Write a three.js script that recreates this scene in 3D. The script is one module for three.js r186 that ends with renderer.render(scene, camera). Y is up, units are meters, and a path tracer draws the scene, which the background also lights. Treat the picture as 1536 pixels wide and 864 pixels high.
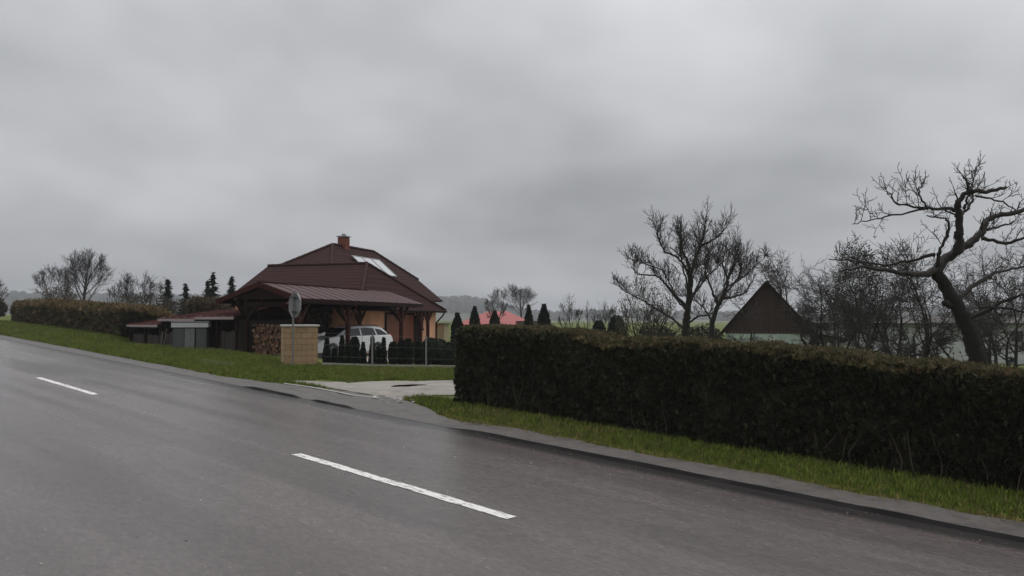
import * as THREE from 'three';
import { mergeGeometries } from 'three/addons/utils/BufferGeometryUtils.js';
import { RoundedBoxGeometry } from 'three/addons/geometries/RoundedBoxGeometry.js';

// ---------------------------------------------------------------- camera, sky, sun, exposure
const scene = new THREE.Scene();
const CAM_Y = 2.381;
const camera = new THREE.PerspectiveCamera(41.18, 16 / 9, 0.1, 9000);
camera.position.set(0, CAM_Y, 0);
camera.rotation.set(0.0417, 0, 0);
const renderer = new THREE.WebGLRenderer({ antialias: true });
renderer.toneMapping = THREE.LinearToneMapping;
renderer.toneMappingExposure = 1.15;
renderer.shadowMap.enabled = true;

function mulberry(a) {
  return () => { a |= 0; a = a + 0x6D2B79F5 | 0; let t = Math.imul(a ^ a >>> 15, 1 | a); t = t + Math.imul(t ^ t >>> 7, 61 | t) ^ t; return ((t ^ t >>> 14) >>> 0) / 4294967296; };
}
const clamp = (x, a = 0, b = 1) => Math.min(b, Math.max(a, x));
const smooth = (a, b, x) => { const t = clamp((x - a) / (b - a)); return t * t * (3 - 2 * t); };
const lerp = (a, b, t) => a + (b - a) * t;
// value noise on a lattice, optionally periodic
function hash2(x, y, s) { let h = Math.imul(x | 0, 374761393) + Math.imul(y | 0, 668265263) + Math.imul(s | 0, 982451653); h = Math.imul(h ^ h >>> 13, 1274126177); return ((h ^ h >>> 16) >>> 0) / 4294967296; }
function vnoise(x, y, s = 0, px = 0, py = 0) {
  const x0 = Math.floor(x), y0 = Math.floor(y), fx = x - x0, fy = y - y0, m = (v, p) => p ? ((v % p) + p) % p : v;
  const a = hash2(m(x0, px), m(y0, py), s), b = hash2(m(x0 + 1, px), m(y0, py), s), c = hash2(m(x0, px), m(y0 + 1, py), s), d = hash2(m(x0 + 1, px), m(y0 + 1, py), s);
  const ux = fx * fx * (3 - 2 * fx), uy = fy * fy * (3 - 2 * fy);
  return lerp(lerp(a, b, ux), lerp(c, d, ux), uy);
}
function fbm(x, y, s = 0, oct = 5, px = 0, py = 0) {
  let v = 0, a = 0.5, n = 0;
  for (let i = 0; i < oct; i++) { v += a * vnoise(x, y, s + i, px, py); n += a; a *= 0.5; x *= 2; y *= 2; px *= 2; py *= 2; }
  return v / n;
}

// overcast sky: darker towards the horizon, brighter overhead, uneven cloud base
{
  const W = 1024, Hh = 512, data = new Float32Array(W * Hh * 4);
  for (let j = 0; j < Hh; j++) {
    const el = (j + 0.5) / Hh * Math.PI - Math.PI / 2, s = Math.sin(el);
    for (let i = 0; i < W; i++) {
      const az = (i + 0.5) / W * 2 * Math.PI, k = (j * W + i) * 4;
      let L, w = 0;
      const se = Math.max(s, 0);
      const hgt = 1 / (se + 0.24);
      const cx = Math.cos(az) * hgt, cz = Math.sin(az) * hgt;
      const wx = fbm(cx * 0.35 + 9, cz * 0.35 + 4, 31, 3) * 1.6;
      const n = fbm(cx * 1.256 + wx + 8.97, cz * 1.256 + wx * 0.6 + 47.62, 11, 5) - 0.5;
      const n2 = fbm(cx * 0.4 + 58.48, cz * 0.4 + 21.51, 57, 3) - 0.5;
      L = 0.37 + 0.54 * se;
      L *= 1 + n + 0.7 * n2;
      w = n * 0.5;
      if (s < 0) L = lerp(0.36, 0.12, smooth(0, 0.25, -s));
      data[k] = L * (0.96 + w * 0.05); data[k + 1] = L * 0.985; data[k + 2] = L * (1.03 - w * 0.05); data[k + 3] = 1;
    }
  }
  const sky = new THREE.DataTexture(data, W, Hh, THREE.RGBAFormat, THREE.FloatType);
  sky.mapping = THREE.EquirectangularReflectionMapping; sky.magFilter = THREE.LinearFilter; sky.minFilter = THREE.LinearFilter; sky.needsUpdate = true;
  scene.background = sky; scene.environment = sky;
}
const sun = new THREE.DirectionalLight(0xfff6ea, 1.0);
sun.position.set(14, 130, -70); sun.target.position.set(0, 0, -25);
sun.castShadow = true; sun.shadow.radius = 40; sun.shadow.mapSize.set(2048, 2048);
Object.assign(sun.shadow.camera, { left: -70, right: 70, top: 70, bottom: -70, near: 1, far: 300 });
scene.add(sun, sun.target);
scene.fog = new THREE.FogExp2(0xb4b7bb, 0.00042);

// ---------------------------------------------------------------- helpers
const used = {};
function numbered(name) { const n = used[name] = (used[name] ?? -1) + 1; return n ? name + '_' + String(n).padStart(3, '0') : name; }
function shadowed(m) { m.castShadow = true; m.receiveShadow = true; return m; }
function mesh(name, geo, mat, parent) { const m = shadowed(new THREE.Mesh(geo, mat)); m.name = name; if (parent) parent.add(m); return m; }
function thing(name, label, category, [x, y, z] = [0, 0, 0], turn = 0, group) {
  const o = new THREE.Group(); o.name = numbered(name); scene.add(o); o.position.set(x, y, z); o.rotation.y = turn;
  o.userData = { label, category }; if (group) o.userData.group = group; return o;
}
function single(name, geo, mat, label, category, group) {
  const m = mesh(numbered(name), geo, mat); scene.add(m); m.userData = { label, category }; if (group) m.userData.group = group; return m;
}
function structure(name, geo, mat) { const m = mesh(numbered(name), geo, mat); m.userData.kind = 'structure'; scene.add(m); return m; }
function dup(root, [x, y, z], turn, label) {
  const r = root.clone(); r.name = numbered(root.name.replace(/_\d{3}$/, '')); r.userData = { ...root.userData }; scene.add(r);
  r.position.set(x, y, z); r.rotation.y = turn; if (label) r.userData.label = label; return r;
}
function std(rgb, rough = 0.9, extra = {}) { const m = new THREE.MeshStandardMaterial({ roughness: rough, side: THREE.DoubleSide, ...extra }); m.color.setRGB(...rgb); return m; }
function dull(rgb, rough, extra = {}) { const m = new THREE.MeshPhysicalMaterial({ roughness: rough, specularIntensity: 0.3, side: THREE.DoubleSide, ...extra }); m.color.setRGB(...rgb); return m; }
// box with uv in metres
function box(w, h, d, x = 0, y = 0, z = 0, ry = 0) {
  const g = new THREE.BoxGeometry(w, h, d), n = g.attributes.normal, p = g.attributes.position, uv = g.attributes.uv;
  for (let i = 0; i < p.count; i++) {
    if (Math.abs(n.getX(i)) > 0.5) uv.setXY(i, p.getZ(i), p.getY(i)); else if (Math.abs(n.getY(i)) > 0.5) uv.setXY(i, p.getX(i), p.getZ(i)); else uv.setXY(i, p.getX(i), p.getY(i));
  }
  if (ry) g.rotateY(ry); g.translate(x, y, z); return g;
}
function beam(a, b, w, h) { // a squared timber between two points
  const A = new THREE.Vector3(...a), B = new THREE.Vector3(...b), L = A.distanceTo(B), g = new THREE.BoxGeometry(w, h, L);
  const m = new THREE.Matrix4().lookAt(A, B, Math.abs(B.y - A.y) > 0.98 * L ? new THREE.Vector3(1, 0, 0) : new THREE.Vector3(0, 1, 0));
  g.applyMatrix4(m); g.translate((A.x + B.x) / 2, (A.y + B.y) / 2, (A.z + B.z) / 2); return g;
}
function cyl(r0, r1, h, seg, x, y, z) { const g = new THREE.CylinderGeometry(r0, r1, h, seg); g.translate(x, y, z); return g; }
class MB { // raw triangles
  constructor() { this.p = []; this.n = []; this.u = []; this.i = []; this.c = null; }
  vert(x, y, z, nx, ny, nz, u = 0, v = 0) { this.p.push(x, y, z); this.n.push(nx, ny, nz); this.u.push(u, v); return this.p.length / 3 - 1; }
  tri(a, b, c) { this.i.push(a, b, c); }
  face(pts, uvs) { // flat polygon, fan
    const A = pts[0], e1 = [0, 1, 2].map(k => pts[1][k] - A[k]), e2 = [0, 1, 2].map(k => pts[pts.length - 1][k] - A[k]);
    let n = [e1[1] * e2[2] - e1[2] * e2[1], e1[2] * e2[0] - e1[0] * e2[2], e1[0] * e2[1] - e1[1] * e2[0]]; const l = Math.hypot(...n) || 1; n = n.map(q => q / l);
    const id = pts.map((q, k) => this.vert(...q, ...n, ...(uvs ? uvs[k] : [q[0] + q[2], q[1]])));
    for (let k = 1; k < id.length - 1; k++) this.tri(id[0], id[k], id[k + 1]);
  }
  tube(pts, radii, sides) {
    const V = pts.map(q => q.isVector3 ? q : new THREE.Vector3(...q)), base = this.p.length / 3, T = new THREE.Vector3(), X = new THREE.Vector3(), Y = new THREE.Vector3();
    let len = 0;
    for (let k = 0; k < V.length; k++) {
      T.subVectors(V[Math.min(k + 1, V.length - 1)], V[Math.max(k - 1, 0)]).normalize();
      if (k === 0) X.set(Math.abs(T.x) < 0.8 ? 1 : 0, 0, Math.abs(T.x) < 0.8 ? 0 : 1);
      X.addScaledVector(T, -X.dot(T)).normalize(); Y.crossVectors(T, X);
      if (k) len += V[k].distanceTo(V[k - 1]);
      for (let s = 0; s < sides; s++) {
        const a = s / sides * 2 * Math.PI, ca = Math.cos(a), sa = Math.sin(a), nx = X.x * ca + Y.x * sa, ny = X.y * ca + Y.y * sa, nz = X.z * ca + Y.z * sa, r = radii[k];
        this.vert(V[k].x + nx * r, V[k].y + ny * r, V[k].z + nz * r, nx, ny, nz, s / sides, len);
      }
    }
    for (let k = 0; k < V.length - 1; k++) for (let s = 0; s < sides; s++) {
      const a = base + k * sides + s, b = base + k * sides + (s + 1) % sides;
      this.tri(a, b, a + sides); this.tri(b, b + sides, a + sides);
    }
  }
  geo() {
    const g = new THREE.BufferGeometry();
    g.setAttribute('position', new THREE.Float32BufferAttribute(this.p, 3)); g.setAttribute('normal', new THREE.Float32BufferAttribute(this.n, 3)); g.setAttribute('uv', new THREE.Float32BufferAttribute(this.u, 2));
    if (this.c) g.setAttribute('color', new THREE.Float32BufferAttribute(this.c, 3));
    g.setIndex(this.i); return g;
  }
}
function tex(w, h, fn, srgb) { // fn(i, j) -> [r, g, b] in 0..1
  const d = new Uint8Array(w * h * 4);
  for (let j = 0; j < h; j++) for (let i = 0; i < w; i++) { const c = fn(i, j), k = (j * w + i) * 4; for (let q = 0; q < 3; q++) d[k + q] = clamp(c[q]) * 255; d[k + 3] = 255; }
  const t = new THREE.DataTexture(d, w, h); t.wrapS = t.wrapT = THREE.RepeatWrapping; t.magFilter = THREE.LinearFilter; t.minFilter = THREE.LinearMipmapLinearFilter; t.generateMipmaps = true;
  if (srgb) t.colorSpace = THREE.SRGBColorSpace; t.needsUpdate = true; return t;
}
function scaled(t, rx, ry = rx) { const c = t.clone(); c.repeat.set(rx, ry); c.needsUpdate = true; return c; }
const grain = tex(256, 256, (i, j) => { const v = 0.55 * fbm(i / 16, j / 16, 3, 4, 16, 16) + 0.45 * hash2(i, j, 8); const q = 0.62 + 0.55 * v; return [q, q, q]; });
const blotch = tex(256, 256, (i, j) => { const q = 0.7 + 0.45 * fbm(i / 32, j / 32, 5, 5, 8, 8); return [q, q * 0.99, q * 0.97]; });
const woodGrain = tex(256, 256, (i, j) => { const v = fbm(i / 6, j / 64, 21, 4, 43, 4); const q = 0.55 + 0.6 * v; return [q, q * 0.97, q * 0.93]; });
const noiseBump = tex(256, 256, (i, j) => { const q = 0.6 * fbm(i / 8, j / 8, 41, 3, 32, 32) + 0.4 * hash2(i, j, 2); return [q, q, q]; });

// ---------------------------------------------------------------- the lie of the land
const TH = 46.206 * Math.PI / 180, DX = -Math.sin(TH), DZ = -Math.cos(TH), CX = Math.cos(TH), CZ = -Math.sin(TH), GRADE = 0.0349;
const PAD = 0.61, HOUSE = [-7.7, -38], HT = -17.5 * Math.PI / 180, HA = [0.3007, -0.9537], HB = [0.9537, 0.3007];
const toXZ = (u, v) => [u * DX + v * CX, u * DZ + v * CZ];
const toUV = (x, z) => [x * DX + z * DZ, x * CX + z * CZ];
function rise(u) {
  if (u > 70) { const k = Math.min(u, 150) - 70; return GRADE * (70 + k - k * k / 160); }
  if (u < -20) { const k = Math.max(u, -80) + 20; return GRADE * (-20 + k + k * k / 120); }
  return GRADE * u;
}
function land(u, v) {
  let y = rise(u) - 0.6 * smooth(13, 27, v) - 0.012 * (clamp(v, 27, 240) - 27);
  const [x, z] = toXZ(u, v), rx = x - HOUSE[0], rz = z - HOUSE[1], a = rx * HA[0] + rz * HA[1], b = rx * HB[0] + rz * HB[1];
  const k = smooth(-7, -2.5, a) * (1 - smooth(13, 18, a)) * smooth(-13, -10, b) * (1 - smooth(2.5, 6, b));
  return lerp(y, PAD, k);
}
const landXZ = (x, z) => land(...toUV(x, z));
const rp = (u, v, dy = 0) => { const [x, z] = toXZ(u, v); return [x, land(u, v) + dy, z]; };

// a sheet following the land over a grid of u and v lines, lifted by lift(u, v)
function sheet(us, vs, lift, uvScale = 1) {
  const m = new MB();
  for (const u of us) for (const v of vs) { const [x, z] = toXZ(u, v), y = land(u, v) + (typeof lift === 'function' ? lift(u, v) : lift); m.vert(x, y, z, 0, 1, 0, u * uvScale, v * uvScale); }
  const nv = vs.length;
  for (let i = 0; i < us.length - 1; i++) for (let j = 0; j < nv - 1; j++) { const a = i * nv + j; m.tri(a, a + 1, a + nv); m.tri(a + 1, a + nv + 1, a + nv); }
  const g = m.geo(); g.computeVertexNormals();
  if (g.attributes.normal.getY(0) < 0) { const ix = g.index.array; for (let k = 0; k < ix.length; k += 3) { const t = ix[k]; ix[k] = ix[k + 1]; ix[k + 1] = t; } g.computeVertexNormals(); }
  return g;
}
function densify(P) { const o = []; for (let i = 0; i < P.length - 1; i++) for (let k = 0; k < 6; k++) o.push([lerp(P[i][0], P[i + 1][0], k / 6), lerp(P[i][1], P[i + 1][1], k / 6)]); o.push(P[P.length - 1]); return o; }
function range(a, b, step) { const n = Math.max(1, Math.round((b - a) / step)), r = []; for (let i = 0; i <= n; i++) r.push(a + (b - a) * i / n); return r; }
{
  const far = [100, 125, 160, 200, 260, 340, 450, 600, 800, 1100, 1500, 2000, 2700, 3600, 5000];
  const us = [...far.map(q => -q).reverse(), ...range(-90, 90, 1.5), ...far], vs = [...far.map(q => -q).reverse(), ...range(-90, -6, 6), ...range(-5, 70, 1.25), ...range(76, 94, 6), ...far];
  const g = sheet(us, vs, (u, v) => v < 10.4 && v > -4.9 && u > -90 && u < 90 ? -0.03 : 0, 1);
  const col = [], p = g.attributes.position;
  for (let i = 0; i < p.count; i++) { // uneven sward
    const x = p.getX(i), z = p.getZ(i), m = 0.85 + 0.3 * fbm(x * 0.4, z * 0.4, 73, 3), d = 0.12 * (fbm(x * 0.05 + 3, z * 0.05, 74, 3) - 0.5);
    col.push((1 + d) * m, m, (1 - d) * m);
  }
  g.setAttribute('color', new THREE.Float32BufferAttribute(col, 3));
  const t = tex(512, 512, (i, j) => {
    const a = fbm(i / 32, j / 32, 91, 5, 16, 16), b = hash2(i, j, 4), c = fbm(i / 5, j / 5, 95, 2, 102, 102);
    const m = 0.55 + 0.75 * a * (0.5 + 0.5 * c) + 0.25 * b; const dry = smooth(0.52, 0.72, a);
    return [0.31 * m + 0.06 * dry, 0.36 * m + 0.02 * dry, 0.11 * m];
  }, true);
  const mat = new THREE.MeshStandardMaterial({ map: scaled(t, 0.28), bumpMap: scaled(noiseBump, 0.8), bumpScale: 0.03, roughness: 1, vertexColors: true });
  structure('ground', g, mat);
}

// ---------------------------------------------------------------- the road
{
  const W = 1024, V0 = -4.6, VR = 14.6; // texture spans 34 m along and the road's width across
  const wear = (i, j) => {
    const u = i / W * 34, v = V0 + j / W * VR; let tr = 0;
    for (const [c, w, k] of [[1.55, 0.5, 1], [3.5, 0.5, 1], [5.3, 0.35, 0.6], [7.05, 0.42, 0.9], [8.75, 0.36, 0.8]]) tr += k * Math.exp(-(((v - c + 0.12 * (vnoise(u / 4.25, 0, 6, 8, 0) - 0.5)) / w) ** 2));
    return { u, v, tr, long: fbm(i / 256, j / 24, 14, 5, 4, 42), pat: fbm(i / 100, j / 80, 18, 5, 10, 12), sp: hash2(i * 31 + j * 7919, j * 131 ^ i * 17, 77), sp2: vnoise(i / 2.2, j / 2.2, 78) };
  };
  const col = tex(W, W, (i, j) => {
    const q = wear(i, j); let m = 0.33 + 0.05 * (q.long - 0.5) + 0.06 * (q.pat - 0.5) - 0.022 * q.tr + 0.05 * (q.sp - 0.5) + 0.05 * (q.sp2 - 0.5);
    m -= 0.03 * smooth(0.56, 0.66, q.pat);
    if (q.sp > 0.9993) m += 0.14;
    const edge = smooth(9.05, 9.35, q.v + 0.35 * (q.pat - 0.5)) * smooth(0.35, 0.6, q.sp2 * 0.5 + q.pat * 0.5 + 0.2); // broken, darker bitumen along the edge joint
    m *= 1 - 0.5 * edge;
    return [m * 1.07, m * 0.985, m * 0.965];
  }, true);
  const rgh = tex(W, W, (i, j) => {
    const q = wear(i, j); const r = 0.19 - 0.06 * q.tr + 0.3 * (q.long - 0.5) + 0.24 * (q.pat - 0.5) + 0.06 * (q.sp - 0.5); return [0, clamp(r, 0.1, 0.7), 0];
  });
  for (const t of [col, rgh]) { t.wrapT = THREE.ClampToEdgeWrapping; }
  const g = sheet(range(-90, 90, 1.5), [V0, 0, 3, 6.15, 8, 9.56], 0.0);
  const uv = g.attributes.uv; for (let i = 0; i < uv.count; i++) uv.setXY(i, uv.getX(i) / 34, (uv.getY(i) - V0) / VR);
  const bt = scaled(noiseBump, 34 * 2.2, VR * 2.2);
  structure('road', g, new THREE.MeshStandardMaterial({ map: col, roughnessMap: rgh, roughness: 1, bumpMap: bt, bumpScale: 0.0035 }));
  // the strip beyond the joint: lighter asphalt, a few centimetres higher except where it is lowered for the drive
  const lip = u => 0.048 * Math.max(1 - smooth(10.0, 10.9, u), smooth(13.7, 14.2, u) * (1 - smooth(15.3, 15.6, u)) * 0.8, smooth(15.9, 16.3, u) * (1 - smooth(18.2, 19.0, u))) * (0.85 + 0.3 * vnoise(u * 2, 0, 9));
  const us = range(-90, -8, 3).concat(range(-7.85, 24, 0.15), range(25.5, 90, 1.5));
  const edgeV = u => { // ragged outer edge where the grass starts, flared at the drive
    let e = 10.26 + 0.16 * (vnoise(u * 1.3, 3, 12) - 0.5) + 0.14 * (vnoise(u * 5, 3, 13) - 0.5) + 0.06 * (vnoise(u * 14, 3, 16) - 0.5);
    e += 0.95 * smooth(11.2, 14.3, u) * (1 - smooth(14.4, 22, u)); return e;
  };
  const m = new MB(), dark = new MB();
  for (const u of us) {
    const [x0, z0] = toXZ(u, 9.56), [x1, z1] = toXZ(u, edgeV(u)), y0 = land(u, 9.56) + 0.004 + lip(u), y1 = land(u, edgeV(u)) + 0.012 + lip(u) * 0.6;
    m.vert(x0, y0, z0, 0, 1, 0, u, 9.56); m.vert(x1, y1, z1, 0, 1, 0, u, edgeV(u));
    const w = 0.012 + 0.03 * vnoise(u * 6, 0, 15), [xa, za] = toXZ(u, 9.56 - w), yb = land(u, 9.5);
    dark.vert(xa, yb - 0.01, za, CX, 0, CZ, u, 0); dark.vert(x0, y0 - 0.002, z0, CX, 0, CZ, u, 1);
  }
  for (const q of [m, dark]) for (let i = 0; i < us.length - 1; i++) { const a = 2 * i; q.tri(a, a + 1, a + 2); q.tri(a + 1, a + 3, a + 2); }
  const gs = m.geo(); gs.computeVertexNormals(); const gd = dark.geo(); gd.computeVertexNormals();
  const stripTex = scaled(tex(512, 512, (i, j) => { const a = fbm(i / 20, j / 20, 51, 5, 26, 26), c = vnoise(i / 3, j / 3, 52, 171, 171), d = smooth(0.58, 0.66, fbm(i / 50, j / 50, 53, 4, 10, 10)); const q = 0.72 + 0.5 * (a - 0.5) + 0.25 * (c - 0.5) + 0.3 * (hash2(i, j, 9) - 0.5) - 0.22 * d; return [q, q * 0.985, q * 0.96]; }), 0.45, 0.45);
  structure('road_edge_strip', gs, std([0.1, 0.09, 0.087], 0.55, { map: stripTex, bumpMap: scaled(noiseBump, 1.6), bumpScale: 0.004 }));
  structure('road_edge_step_shade', gd, std([0.014, 0.013, 0.013], 0.9, { map: scaled(grain, 2) }));  // step face in near-black: its shade and the wet are put into the colour
  // centre dashes, edge line
  const paint = std([0.72, 0.71, 0.69], 0.5, { map: scaled(tex(256, 256, (i, j) => { const w = fbm(i / 10, j / 10, 61, 4, 25, 25), q = 0.97 - 0.68 * smooth(0.57, 0.7, w) - 0.22 * smooth(0.86, 0.98, hash2(i, j, 15)) + 0.1 * (hash2(i, j, 5) - 0.5); return [q, q, q]; }), 0.37, 1.9) });
  for (let k = -8; k < 9; k++) {
    const u0 = 5.9 + k * 13.24; if (u0 < -60 || u0 > 80) continue;
    const mm = new MB(), uu = range(u0, u0 + 4.5, 0.05);
    for (const u of uu) for (const s of [-1, 1]) { const v = 6.15 + s * (0.08 + 0.018 * (vnoise(u * 7, s * 9, 44) - 0.5) + 0.01 * (vnoise(u * 19, s * 9, 45) - 0.5)), [x, z] = toXZ(u, v); mm.vert(x, land(u, v) + 0.005, z, 0, 1, 0, u, v); }
    for (let i = 0; i < uu.length - 1; i++) { const a = 2 * i; mm.tri(a, a + 1, a + 2); mm.tri(a + 1, a + 3, a + 2); }
    const o = structure('centre_line_dash', mm.geo(), paint); o.userData.label = 'white painted dash on the road centre';
  }
  {
    const mm = new MB(), pts = [[14.6, 10.9], [15.6, 10.86], [17, 10.78], [18.6, 10.72]];
    for (let i = 0; i < pts.length; i++) for (const s of [-1, 1]) { const [u, v] = [pts[i][0], pts[i][1] + s * 0.035 - 0.12], [x, z] = toXZ(u, v); mm.vert(x, land(u, v) + 0.024 + lip(u) * 0.7 + 0.012, z, 0, 1, 0, u, v); }
    for (let i = 0; i < pts.length - 1; i++) { const a = 2 * i; mm.tri(a, a + 1, a + 2); mm.tri(a + 1, a + 3, a + 2); }
    structure('edge_line', mm.geo(), std([0.4, 0.4, 0.39], 0.6, { map: scaled(grain, 2) }));
  }
  // apron and concrete drive, in strips across
  const L = densify([[14.35, 11.25], [14.6, 12.4], [14.3, 13.2], [13.9, 14.5], [13.6, 22], [14, 30]]), R = densify([[19.6, 11.15], [18.5, 11.95], [17.9, 13.2], [17.5, 14.6], [17.3, 22], [17.6, 30]]);
  const md = new MB(), n = 14;
  for (let i = 0; i < L.length; i++) for (let k = 0; k <= n; k++) {
    const t = k / n, u = lerp(L[i][0], R[i][0], t) + ((k === 0 || k === n) ? 0.12 * (vnoise(i * 1.7, k, 5) - 0.5) : 0), v = lerp(L[i][1], R[i][1], t), [x, z] = toXZ(u, v);
    md.vert(x, land(u, v) + 0.016, z, 0, 1, 0, u, v);
  }
  for (let i = 0; i < L.length - 1; i++) for (let k = 0; k < n; k++) { const a = i * (n + 1) + k; md.tri(a, a + 1, a + n + 1); md.tri(a + 1, a + n + 2, a + n + 1); }
  const gdw = md.geo(); gdw.computeVertexNormals();
  const conc = tex(512, 512, (i, j) => { const a = fbm(i / 40, j / 40, 33, 5, 13, 13), b = hash2(i, j, 6), w = smooth(0.6, 0.7, fbm(i / 64, j / 64, 39, 4, 8, 8)); const m = 0.5 + 0.12 * (a - 0.5) + 0.06 * (b - 0.5) - 0.06 * w; return [m * 1.02, m * 0.98, m * 0.93]; }, true);
  structure('driveway', gdw, new THREE.MeshStandardMaterial({ map: scaled(conc, 0.23), roughness: 0.75, side: THREE.DoubleSide, bumpMap: scaled(noiseBump, 1), bumpScale: 0.004 }));
  // tarred repair patch and crumbs where the drive meets the road
  const mp = new MB(), cp = [16.6, 13.2], ring = [];
  for (let k = 0; k < 22; k++) { const a = k / 22 * 2 * Math.PI, r = 0.3 + 0.4 * vnoise(k * 0.9, 2, 66); const u = cp[0] + Math.cos(a) * r * 0.42, v = cp[1] + Math.sin(a) * r * 0.95, [x, z] = toXZ(u, v); ring.push([x, land(u, v) + 0.021, z]); }
  mp.face(ring); structure('driveway_patch', mp.geo(), std([0.12, 0.1, 0.075], 0.85, { map: scaled(grain, 2) }));
}
// crumbs of stone on the asphalt and by the drive
{
  const R = mulberry(515), gs = [0, 1, 2].map(k => { const g = new THREE.IcosahedronGeometry(1, 0), p = g.attributes.position; for (let i = 0; i < p.count; i++) { const f = 0.75 + 0.5 * hash2(Math.round(p.getX(i) * 9), Math.round(p.getY(i) * 9 + p.getZ(i) * 31), k); p.setXYZ(i, p.getX(i) * f, p.getY(i) * f * 0.6, p.getZ(i) * f); } g.computeVertexNormals(); return g; });
  const ms = [std([0.3, 0.29, 0.27], 0.8), std([0.2, 0.19, 0.17], 0.8), std([0.45, 0.43, 0.4], 0.8)];
  const spots = [];
  for (let k = 0; k < 42; k++) spots.push([R() * 9 + 1.5, 2 + R() * 6.8, 0.005 + R() * 0.008]);
  for (let k = 0; k < 14; k++) spots.push([13.6 + R() * 1.5, 10.6 + R() * 0.9, 0.03 + R() * 0.05]);
  spots.forEach(([u, v, s], k) => {
    const big = s > 0.02, o = single(big ? 'stone' : 'pebble', gs[k % 3], ms[k % 3], big ? 'rough grey stone lying at the corner of the drive and the grass verge' : 'tiny loose pebble lying on the wet asphalt', big ? 'stone' : 'pebble', big ? 'stones at the corner of the drive' : 'pebbles on the road');
    o.scale.setScalar(s); o.position.set(...rp(u, v, s * 0.35)); o.rotation.y = R() * 6;
  });
}
// ---------------------------------------------------------------- the house, the carport in front of it
const brownTile = dull([0.034, 0.0105, 0.01], 0.85, { map: scaled(blotch, 0.9), bumpMap: scaled(noiseBump, 1.2), bumpScale: 0.006 });
const brownTile2 = dull([0.032, 0.01, 0.0095], 0.85, { map: scaled(grain, 0.7), bumpMap: scaled(noiseBump, 1.2), bumpScale: 0.006 });
const ridgeMat = dull([0.05, 0.026, 0.024], 0.8, { map: scaled(grain, 1) });
const darkTimber = dull([0.02, 0.008, 0.007], 0.8, { map: scaled(woodGrain, 1) });
const redTimber = dull([0.05, 0.015, 0.012], 0.7, { map: scaled(woodGrain, 1) });
const peach = std([0.78, 0.42, 0.26], 0.92, { map: scaled(blotch, 0.35), bumpMap: scaled(noiseBump, 3), bumpScale: 0.003 });
const creamMat = std([0.6, 0.56, 0.5], 0.9, { map: scaled(blotch, 0.5) });
const greyMetal = std([0.3, 0.31, 0.32], 0.45, { metalness: 0.7, map: scaled(blotch, 0.8) });
const galv = std([0.34, 0.35, 0.36], 0.5, { metalness: 0.4, map: scaled(blotch, 2) });
const soil = std([0.05, 0.035, 0.022], 1, { map: scaled(grain, 1) });

// a tiled roof plane: the polygon is cut into courses, each a thin slab whose lower edge stands proud
function tiledPlane(pts, parent, mats, course = 0.36, thick = 0.011) {
  const P = pts.map(q => new THREE.Vector3(...q));
  const n = new THREE.Vector3();
  for (let i = 0; i < P.length; i++) { const a = P[i], b = P[(i + 1) % P.length]; n.x += (a.y - b.y) * (a.z + b.z); n.y += (a.z - b.z) * (a.x + b.x); n.z += (a.x - b.x) * (a.y + b.y); }
  n.normalize(); if (n.y < 0) n.negate();
  const down = new THREE.Vector3(0, -1, 0).addScaledVector(n, n.y).normalize(), side = new THREE.Vector3().crossVectors(n, down), O = P[0];
  const q2 = P.map(p => { const d = p.clone().sub(O); return [d.dot(side), d.dot(down)]; });
  const cut = (poly, lim, keepBelow) => { const o = []; for (let i = 0; i < poly.length; i++) { const a = poly[i], b = poly[(i + 1) % poly.length], ia = keepBelow ? a[1] >= lim : a[1] <= lim, ib = keepBelow ? b[1] >= lim : b[1] <= lim; if (ia) o.push(a); if (ia !== ib) { const t = (lim - a[1]) / (b[1] - a[1]); o.push([a[0] + t * (b[0] - a[0]), lim]); } } return o; };
  const t0 = Math.min(...q2.map(q => q[1])), t1 = Math.max(...q2.map(q => q[1]));
  const nC = Math.max(1, Math.round((t1 - t0) / course)), st = (t1 - t0) / nC;
  for (let k = 0; k < nC; k++) {
    const a = t0 + k * st, b = a + st, poly = cut(cut(q2, a, true), b, false); if (poly.length < 3) continue;
    const m = new MB(), top = poly.map(([s, t]) => { const h = 0.01 + thick * (t - a) / st; return O.clone().addScaledVector(side, s).addScaledVector(down, t).addScaledVector(n, h).toArray(); });
    const bot = poly.map(([s, t]) => O.clone().addScaledVector(side, s).addScaledVector(down, t).addScaledVector(n, -0.05).toArray());
    const uv = poly.map(([s, t]) => [s + k * 0.37, t]);
    m.face(top, uv); m.face([...bot].reverse(), [...uv].reverse());
    for (let i = 0; i < poly.length; i++) { const j = (i + 1) % poly.length; m.face([top[j], top[i], bot[i], bot[j]]); }
    mesh('tile_course', m.geo(), mats[k % mats.length], parent);
  }
}
function ridgeCap(parent, a, b, r = 0.085) { // a row of half-round ridge tiles
  const A = new THREE.Vector3(...a), B = new THREE.Vector3(...b), L = A.distanceTo(B), n = Math.round(L / 0.4), m = new MB();
  for (let i = 0; i < n; i++) { const p = A.clone().lerp(B, i / n), q = A.clone().lerp(B, (i + 1.06) / n); m.tube([p, q], [r * 0.9, r * 1.12], 8); }
  return mesh('ridge_tiles', m.geo(), ridgeMat, parent);
}
const hxz = (b, a) => [HOUSE[0] + HB[0] * b + HA[0] * a, HOUSE[1] + HB[1] * b + HA[1] * a];
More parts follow.
